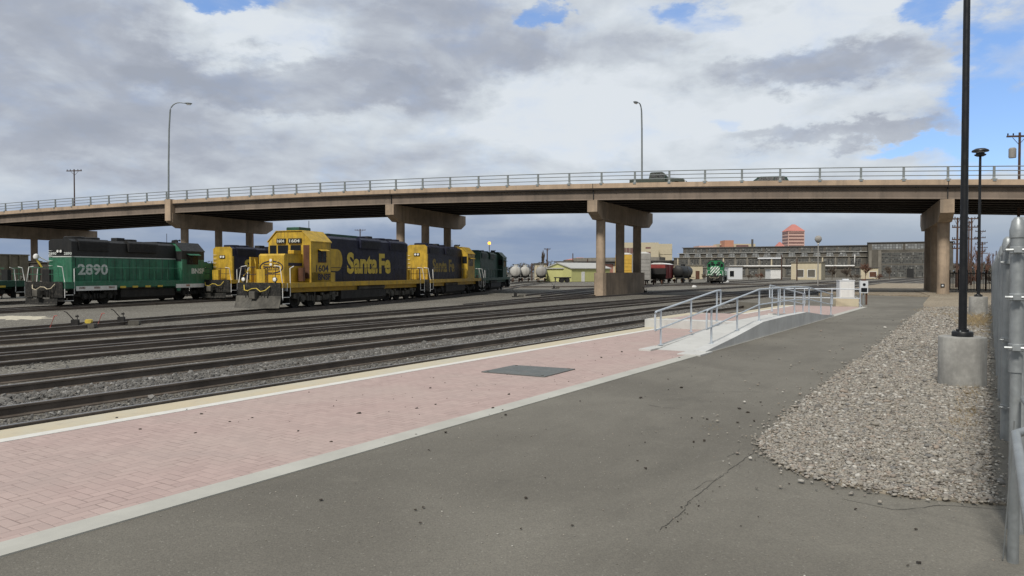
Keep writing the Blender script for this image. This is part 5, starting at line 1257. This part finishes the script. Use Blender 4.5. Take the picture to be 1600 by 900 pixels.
# left wing of the shops, lower roofs
A2 = at(868, 372, GZ); B2 = at(1046, 340, GZ); dv2 = B2 - A2
wg = empty('shop_wing', A2, math.atan2(dv2.y, dv2.x), 'long low dark roofed shop wing left of the machine shop', 'building')
wl = bx('wall', 0, dv2.length, 0, 20, 0, 7.2, 'shopwall', wg); bx('roof', -.6, dv2.length + .5, -1, 21, 7.2, 7.7, 'darkroof', wg)
bx('monitor', 6, dv2.length - 8, 8, 16, 7.7, 9.4, 'shoptrim', wg)
for i in range(9): x = 1.5 + i * (dv2.length - 3) / 9; window_part(x, x + (dv2.length - 3) / 9 - 1.4, 2.2, 5.6, -.002, wl, 'panes', 'white' if i % 2 else 'shoptrim', (2, 0))
# small yard buildings
def shed(px0, px1, Z0, Z1, h, wall, roof, label, gable=False, dep=9, name='yard_building', wins=(), door=None, over=.3, ang=None):
    a = at(px0, Z0, GZ); b = at(px1, Z1, GZ); d = b - a; L = d.length
    r = empty(name, a, math.atan2(d.y, d.x), label, 'building')
    if gable:
        mb = MB(); mb.prism([(0, 0), (L, 0), (L, h * .72), (L / 2, h), (0, h * .72)], 0, dep, 'xz'); w = mb.build('wall', M[wall], r)
        mb = MB(); mb.prism([(-over, h * .72 - .1), (L / 2, h), (L + over, h * .72 - .1), (L + over, h * .72 + .08), (L / 2, h + .2), (-over, h * .72 + .08)], -over, dep + over, 'xz'); mb.build('roof', M[roof], r)
    else:
        w = bx('wall', 0, L, 0, dep, 0, h, wall, r); bx('roof', -over, L + over, -over, dep + over, h, h + .25, roof, r)
    for (a_, b_, z0, z1, m_) in wins: window_part(a_ * L, b_ * L, z0, z1, -.002, w, m_, 'white', (0, 0))
    if door: mb = MB(); mb.box(door[0] * L, door[1] * L, -.06, -.004, 0, door[2]); mb.build('door', M[door[3]], w)
    return r, L, w
r, L, w = shed(852, 893, 178, 170, 4.3, 'paleyel', 'greyroof', 'pale yellow metal shed with a grey roof and a white door panel', True, 12, 'metal_shed', door=(.20, .52, 2.9, 'white'))
mb = MB(); mb.box(L - .001, L + .05, 3, 4, 0, 2.3); mb.build('side_door', M['white'], w)
shed(893.5, 907, 172, 184, 3.0, 'paleyel', 'greyroof', 'lean-to annex on the right of the pale yellow shed', False, 6, 'shed_annex', door=(.35, .55, 2.2, 'white'))
shed(908, 932, 200, 196, 4.4, 'pink', 'darkroof', 'small red and pink building right of the yellow shed', False, 8, 'small_building', [(.1, .3, 1.6, 3.2, 'white'), (.4, .6, 1.6, 3.2, 'white')])
shed(932, 962, 205, 200, 4.2, 'tan', 'darkroof', 'small tan building behind the left side of the pier', False, 8, 'small_building', [(.2, .4, 1.4, 3., 'glass')])
shed(836, 856, 215, 215, 4.6, 'tan', 'darkroof', 'low tan brick building behind the grey tank car', False, 8, 'small_building', [(.3, .7, 2.4, 3.6, 'glass')])
shed(1047, 1098, 232, 232, 4.3, 'tan', 'shoptrim', 'tan office building with dark doors behind the black tank car', False, 8, 'small_building', [(.15, .3, 1., 3., 'glass'), (.5, .62, 1., 3., 'glass')], (.78, .9, 2.6, 'rust'))
shed(1138, 1160, 225, 225, 3.9, 'cabinet', 'shoptrim', 'pale grey shed right of the striped locomotive', False, 8, 'small_building', [(.1, .4, .8, 2.6, 'glass')])
shed(1236, 1283, 216, 212, 5.0, 'tan', 'shoptrim', 'tan stucco building with two garage doors behind the tall globe lamp', False, 10, 'garage_building', [(.18, .42, .8, 2.9, 'shopwall'), (.56, .8, .8, 2.9, 'shopwall')])
shed(1345, 1372, 240, 238, 3.6, 'tan', 'darkroof', 'low brown building beside the machine shop end bay', False, 8, 'small_building', [(.5, .9, .6, 2.3, 'rust')])
shed(1204, 1222, 238, 238, 3.2, 'white', 'shoptrim', 'small white cabin with double doors against the shop wall', False, 5, 'small_cabin', [(.1, .45, .3, 2.6, 'white'), (.55, .9, .3, 2.6, 'white')])
# downtown
def tower(px0, px1, Z, ytop, col, label, roof=None, floors=0, name='office_tower', dep=None, bandm='glass'):
    a = at(px0, Z, -2); b = at(px1, Z, -2); L = (b - a).length; h = (425 - ytop) / F * Z + CAMZ + 2; dep = dep or L
    r = empty(name, a, 0, label, 'building'); w = bx('wall', 0, L, 0, dep, 0, h, col, r)
    for i in range(floors):
        z = h - (i + .8) * h / (floors + .6)
        mb = MB(); z2 = z + h / (floors + .6) * .42; mb.box(L * .04, L * .96, -.25, -.01, z, z2); mb.box(L * .04, L * .96, dep + .01, dep + .25, z, z2); mb.box(-.25, -.01, dep * .04, dep * .96, z, z2); mb.box(L + .01, L + .25, dep * .04, dep * .96, z, z2)
        mb.build('window_band', M[bandm], w)
    if roof:
        hr_ = roof / F * Z; mb = MB(); mb.add([(-.6, -.6, h), (L + .6, -.6, h), (L + .6, dep + .6, h), (-.6, dep + .6, h), (L * .42, dep * .42, h + hr_), (L * .58, dep * .42, h + hr_), (L * .58, dep * .58, h + hr_), (L * .42, dep * .58, h + hr_)],
            [(0, 1, 5, 4), (1, 2, 6, 5), (2, 3, 7, 6), (3, 0, 4, 7), (4, 5, 6, 7), (3, 2, 1, 0)]); mb.build('roof', M['pinkroof'], r)
    return r, L, h, w
M['pinkwall'] = paint('pink_granite_cladding', (.58, .39, .33), .7, var=.05, dirt=.05, scale=.05)
M['band'] = paint('dark_pink_window_band', (.20, .11, .10), .4, var=.1, dirt=0, scale=.05)
tower(1231, 1256.5, 820, 361, 'pinkwall', 'tall pink office tower with a red pyramid roof and dark window bands', 11, 13, bandm='band')
tower(1214, 1226, 790, 386, 'pinkwall', 'shorter pink building with a red pyramid roof left of the tall pink tower', 8, 4, bandm='band')
r, L, h, w = tower(1124, 1180, 640, 381, 'tan', 'tan and dark building block behind the left part of the machine shop', None, 0, 'office_block', 20)
mb = MB(); mb.box(0, L * .3, -.4, -.02, h - 6, h - 1); mb.box(L * .46, L * .8, -.4, -.02, h - 6, h - 1); mb.build('window_band', M['band'], w)
tower(1132, 1146, 630, 375.5, 'orange', 'orange stucco block rising over the machine shop roof', None, 2, 'office_block', 14, 'orange')
tower(1092, 1119, 650, 384, 'pinkwall', 'low brownish block over the shop roof left of the orange one', None, 1, 'office_block', 20, 'band')
r, L, h, w = tower(972, 1029, 470, 379, 'tan', 'broad cream courthouse building with patterned window panels behind the shops', None, 0, 'courthouse', 24)
for a_, b_ in ((.02, .10), (.12, .2), (.22, .3), (.32, .40)): window_part(L * a_, L * b_, h - 14, h - 3.5, -.002, w, 'band', 'shoptrim', (1, 6))
for z in range(4): window_part(L * .64, L * .78, h - 4 - z * 3.1, h - 2.8 - z * 3.1, -.002, w, 'band', 'tan', (0, 0))
tower(1029, 1050, 480, 381, 'tan', 'cream annex with a sloping top right of the courthouse', None, 2, 'office_block', 20, 'tan')
tower(884, 932, 520, 406, 'tan', 'low pale hangar roof behind the shop wing', 4, 0, 'warehouse', 24)
# ------------------------------------------------------------ poles
def pole(P, h, label, arms=((0,),), r=.16, aw=1.2, transf=False, name='utility_pole', az_=0., mat='wood'):
    o = empty(name, P, az_, label, 'utility pole', 'utility poles around the yard')
    mb = MB(); mb.tube([(0, 0, 0), (0, 0, h)], r, 10, r * .7); mb.build('pole', M[mat], o, True)
    for z in arms:
        mb = MB(); mb.box(-aw, aw, -.07, .07, h - z - .08, h - z + .06); 
        if z < 1: mb.tube([(-aw * .5, .1, h - z - .1), (0, .1, h - z - .7)], .025, 5); mb.tube([(aw * .5, .1, h - z - .1), (0, .1, h - z - .7)], .025, 5)
        ca = mb.build('crossarm', M[mat], o)
        mb = MB()
        for x in (-aw * .92, -aw * .5, aw * .5, aw * .92): mb.lathe([(.03, 0), (.06, .08), (.05, .18), (0, .2)], (x, 0, h - z + .06), 8)
        mb.build('insulator', M['glass'], ca)
    if transf:
        mb = MB(); mb.lathe([(0, 0), (.26, 0), (.28, .1), (.28, .75), (.2, .85), (0, .88)], (-.5, .1, h - 2.1), 16); mb.build('transformer', M['greytank'], o, True)
    return o
def ph(px, Z, ytop): return CAMZ + (425 - ytop) / F * Z - GZ
for (px, Z, yt, arms, aw, lab, tr) in (
    (118, 120, 265, (.25,), 1.35, 'wooden utility pole with one crossarm rising above the left end of the bridge', False),
    (563, 210, 358, (.3,), 1.6, 'distant utility pole seen over the roof of the 1604 locomotive', False),
    (396, 150, 352, (), 1, 'thin pole between the columns of the left pier', False),
    (855, 185, 388, (.2,), .8, 'utility pole behind the pale yellow shed', False),
    (895, 230, 396, (), .8, 'bare pole right of the yellow shed roof', False),
    (918, 200, 404, (), .8, 'short bare pole by the pink building', False),
    (831, 190, 411, (), .8, 'short bare pole left of the grey tank car', False),
    (32, 170, 399, (.2,), 1., 'small utility pole seen under the bridge at the far left', False),
    (1221, 205, 398, (), 1., 'bare pole standing before the machine shop left of the garage building', False),
    (1245, 190, 404, (), 1., 'thin dark pole at the corner of the garage building', False),
    (1590, 62, 208, (.3,), 1.0, 'utility pole with a transformer at the right edge beyond the bridge', True),
    (1495, 84, 340, (0.15, 1.1, 2.5, 3.0, 3.5), .55, 'red brown pole with five crossarms right of the tan column', False),
    (1517, 100, 340, (0.15, 1.3, 2.9), .8, 'dark pole with crossarms between the two black lamp posts', False),
    (1513, 112, 345, (.3, 1.4), .5, 'pole just behind the pole between the black lamp posts', False),
    (1531, 140, 360, (0.2, 1.4, 2.6, 4.), .9, 'farther pole carrying many crossarms behind the far lamp post', False),
    (1534, 180, 378, (0.2, 1.4, 2.8), 1.2, 'distant pole with crossarms beside the far lamp post', False),
    (1551, 150, 396, (), .8, 'short dark pole beyond the dark fence', False),
    (1556, 160, 392, (), .8, 'dark pole close to the chain link fence top', False)):
    pole(at(px, Z, GZ if px < 1400 else -.2), ph(px, Z, yt) - (0 if px < 1400 else .3), lab, arms, .13 if Z < 170 else .2, aw, tr, az_=R(-8))
# wires between the poles at the right are too faint to show; globe lamp mast in the yard
o = empty('globe_lamp', at(1278, 118, GZ), 0, 'tall grey mast with a round reflector lamp standing in the yard', 'lamp mast')
mb = MB(); mb.tube([(0, 0, 0), (0, 0, 7.0)], .11, 10, .07); mb.build('mast', M['greytank'], o, True)
mb = MB(); mb.lathe([(0, 0), (.2, .03), (.42, .25), (.55, .55), (.50, .9), (.3, 1.12), (0, 1.2)], (0, 0, 6.9), 24); hd = mb.build('reflector', M['greytank'], o, True)
mb = MB(); mb.lathe([(0, -.22), (.16, -.2), (.2, 0), (.1, .04), (0, .05)], (0, 0, 6.9), 16); mb.build('lamp', M['lens'], hd, True)
# ------------------------------------------------------------ switch stands and trackside gear
def switch(px, py, label, red=True, bulb=None):
    g = GP(px, py, -.54); o = empty('switch_stand', g, R(10), label, 'switch stand', 'switch stands between the tracks')
    mb = MB(); mb.box(-.35, .35, -.12, .12, 0, .08); mb.box(-.16, .1, -.1, .1, .08, .36, .02); mb.build('base', M['grime'], o)
    mb = MB(); mb.tube([(-.05, 0, .3), (-.30, -.1, .65), (-.4, -.12, .7)], .02, 6); mb.build('throw_lever', M['grime'], o)
    mb = MB(); mb.cyl((.05, 0, .35), .015, .2, 6); mb.box(-.02, .10, -.02, .02, .45, .52); mb.build('target_spindle', M['grime'], o)
    mb = MB(); mb.box(.28, .72, -.15, .15, 0, .2, .03); mx = mb.build('motor_case', M['grimel'], o)
    if red: mb = MB(); mb.tube([(-.95, -.1, .0), (-.76, -.1, .52), (-.66, -.1, .52)], .02, 6); mb.build('marker_rod', M['redflag'], o)
    if bulb: mb = MB(); mb.box(.36, .6, -.1, .1, .2, .36, .04); mb.build('cover', M['letter_yellow'], o)
    return o
switch(118, 513, 'nearest switch stand with a red rod and a yellow cover between the left tracks', True, True)
switch(190, 508, 'switch stand with a red rod right of the one with the yellow cover', True)
switch(806, 464, 'small switch stand behind the end of the dark green locomotive', False)
switch(866, 451, 'low switch stand left of the bridge pier', False)
switch(1009, 459, 'switch stand at the foot of the bridge pier base on its right', False)
switch(1330, 447, 'far switch stand beyond the white utility cabinet', False)
# ------------------------------------------------------------ trailer, dark boundary fence, hydrants
o = empty('flatbed_trailer', at(868, 158, GZ), R(4), 'short dark flatbed trailer parked in front of the pale yellow shed', 'trailer')
mb = MB(); mb.box(-.2, 3.2, -1.1, 1.1, .95, 1.15); mb.box(.9, 2.9, -.9, .9, .5, .95); mb.build('bed', M['black'], o)
for x in (1.3, 2.5):
    mb = MB()
    for sy in (-1, 1): mb.lathe([(0, sy * .8), (.45, sy * .8), (.45, sy * 1.05), (0, sy * 1.05)], (x, 0, .45), 18, 'y')
    mb.build('wheels', M['tyre'], o)
mb = MB(); mb.box(-.1, .02, -.6, -.5, 0, .95); mb.box(-.1, .02, .5, .6, 0, .95); mb.build('landing_leg', M['grimel'], o)
fe = empty('boundary_fence', (0, 0, 0), 0, 'dark vertical slat boundary fence beyond the bridge at the right', 'fence')
a = at(1484, 72, -.2); b = at(1572, 66, -.2); d = b - a; n_ = 26
mb = MB()
for i in range(int(d.length / .16)):
    p = a + d * (i * .16 / d.length); mb.box(p.x - .02, p.x + .02, p.y - .02, p.y + .02, p.z, p.z + 1.95)
mb.build('slats', M['grime'], fe)
mb = MB()
for z in (.3, 1.8): mb.tube([a + Vector((0, 0, z)), b + Vector((0, 0, z))], .04, 6)
mb.build('fence_rail', M['grime'], fe)
for i in range(7):
    p = a + d * i / 6; mb = MB(); mb.cyl(p, .06, 2.15, 8); mb.build('fence_post', M['wood'], fe)
for (px, py, lab, w_, h_) in ((1132, 441.5, 'white covered bundle on the ground beside the striped locomotive', 1.0, .5), (1085, 449, 'small white object lying in the yard left of the striped locomotive', .35, .3)):
    g = GP(px, py, GZ); o = empty('white_bundle', g, R(20), lab, 'bundle'); mb = MB()
    mb.loft([[(w_ * k_ * math.cos(a_) * 1.1, w_ * .5 * k_ * math.sin(a_), z) for a_ in np.linspace(0, 2 * math.pi, 12, False)] for k_, z in ((1, 0), (1.05, h_ * .5), (.7, h_ * .9), (.2, h_))]); mb.build('cover', M['white'], o, True)
# ------------------------------------------------------------ trees
def bare_tree(P, h, label, seed, mat='bark', dens=5, spread=.55, upright=.0, cat='tree', name='bare_tree', rad=None):
    rnd = random.Random(seed); o = empty(name, P, rnd.uniform(0, 6), label, cat, 'bare trees and bushes behind the yard')
    tr = MB(); tw = MB()
    def grow(p, d, l, r, lev):
        q = p + d * l; m = p + d * l * .5 + Vector((rnd.uniform(-1, 1), rnd.uniform(-1, 1), 0)) * l * .06
        (tr if lev < 2 else tw).tube([p, m, q], r, 5 if lev < 2 else 3, r * .6)
        if lev >= 4: return
        for _ in range(dens if lev > 0 else dens + 2):
            t = rnd.uniform(.35, 1); s_ = p + d * l * t
            nd = (d + Vector((rnd.uniform(-1, 1), rnd.uniform(-1, 1), rnd.uniform(-.3, .6))) * spread * (1.4 - upright) + Vector((0, 0, upright))).normalized()
            grow(s_, nd, l * rnd.uniform(.5, .75), max(r * .45, rad or .012), lev + 1)
    base = 1 if cat == 'bush' else 1
    if cat == 'bush':
        for _ in range(6): grow(Vector((rnd.uniform(-.6, .6) * h * .5, rnd.uniform(-.4, .4) * h * .5, 0)), Vector((rnd.uniform(-.6, .6), rnd.uniform(-.6, .6), 1)).normalized(), h * .42, h * .02, 1)
    else: grow(Vector((0, 0, 0)), Vector((0, 0, 1)), h * .42, h * .022, 0)
    tr.build('trunk', M[mat], o); tw.build('crown', M[mat], o); return o
tl = [(848, 330, 385, 'bark', 'slender leafless poplar behind the grey tank car', .9, 6), (832, 340, 404, 'bark', 'bare tree left of the slender poplar', 0, 5), (815, 330, 408, 'bark', 'bare tree behind the white tank cars', 0, 5), (1540, 170, 384, 'redbark', 'reddish bare tree right of the far lamp post', .3, 5),
      (1524, 150, 378, 'redbark', 'reddish bare tree between the crossarm poles', .3, 5), (1505, 190, 402, 'redbark', 'low reddish bare tree left of the crossarm poles', 0, 5), (1390, 232, 410, 'bark', 'bare bush like tree in front of the end bay', 0, 6), (1352, 228, 408, 'redbark', 'round reddish bare tree in front of the shop', 0, 6), (1322, 225, 412, 'bark', 'bare tree right of the garage building', 0, 6), (1300, 222, 410, 'bark', 'brown bare tree touching the garage building', 0, 6)]
for i, (px, Z, yt, m_, lab, up_, dn) in enumerate(tl):
    bare_tree(at(px, Z, GZ), (ph(px, Z, yt)) * .92, lab, 30 + i, m_, dn - 1, .6, up_, rad=.03 if Z > 200 else .02)
for i, (px, Z, h_, m_) in enumerate(((1100, 224, 2.2, 'bark'), (1170, 222, 2., 'bark'), (1188, 226, 2.4, 'redbark'), (1336, 200, 2.4, 'bark'), (1372, 215, 2.2, 'redbark'), (1546, 120, 2.4, 'bark'), (1516, 130, 2.4, 'redbark'))):
    bare_tree(at(px, Z, GZ), h_, ['dry bush right beside the striped locomotive', 'dry bush against the shop wall', 'reddish dry bush left of the white cabin', 'dry bush behind the meter box', 'reddish dry bush near the low brown building', 'dry bush behind the boundary fence at the right', 'reddish dry bush behind the boundary fence'][i], 60 + i, m_, 4, .8, 0, 'bush', 'bare_bush', .03)
# distant belt of trees and roofs along the horizon
def belt(name, x0, x1, Z, hm, mat, seed, label, n_=2600):
    rnd = random.Random(seed); vs = []; fs = []
    for _ in range(n_):
        px = rnd.uniform(x0, x1); x = (px - 800) / F * Z; k_ = .55 + .45 * math.sin(px * .11 + seed) * math.sin(px * .037 + 1); z = rnd.random() ** .7 * hm * (.45 + .55 * k_); y = Z + rnd.uniform(-15, 15); s_ = rnd.uniform(.5, 1.3)
        b = len(vs)
        for _k in range(3): vs.append((x + rnd.uniform(-s_, s_), y + rnd.uniform(-s_, s_), z + rnd.uniform(-s_, s_)))
        fs.append((b, b + 1, b + 2))
    me = bpy.data.meshes.new(name); me.from_pydata(vs, [], fs); me.materials.append(M[mat]); o = bpy.data.objects.new(name, me); COL.objects.link(o); tag(o, label, kind='stuff')
M['fartree'] = paint('far_bare_woods', (.10, .095, .08), .95, var=.3, dirt=0, scale=.1)
belt('distant_trees', -300, 980, 420, 8.5, 'fartree', 2, 'hazy line of bare trees along the horizon at the left', 9000)
belt('distant_trees', 1440, 1700, 320, 6.5, 'fartree', 5, 'hazy line of bare trees along the horizon at the right', 3500)
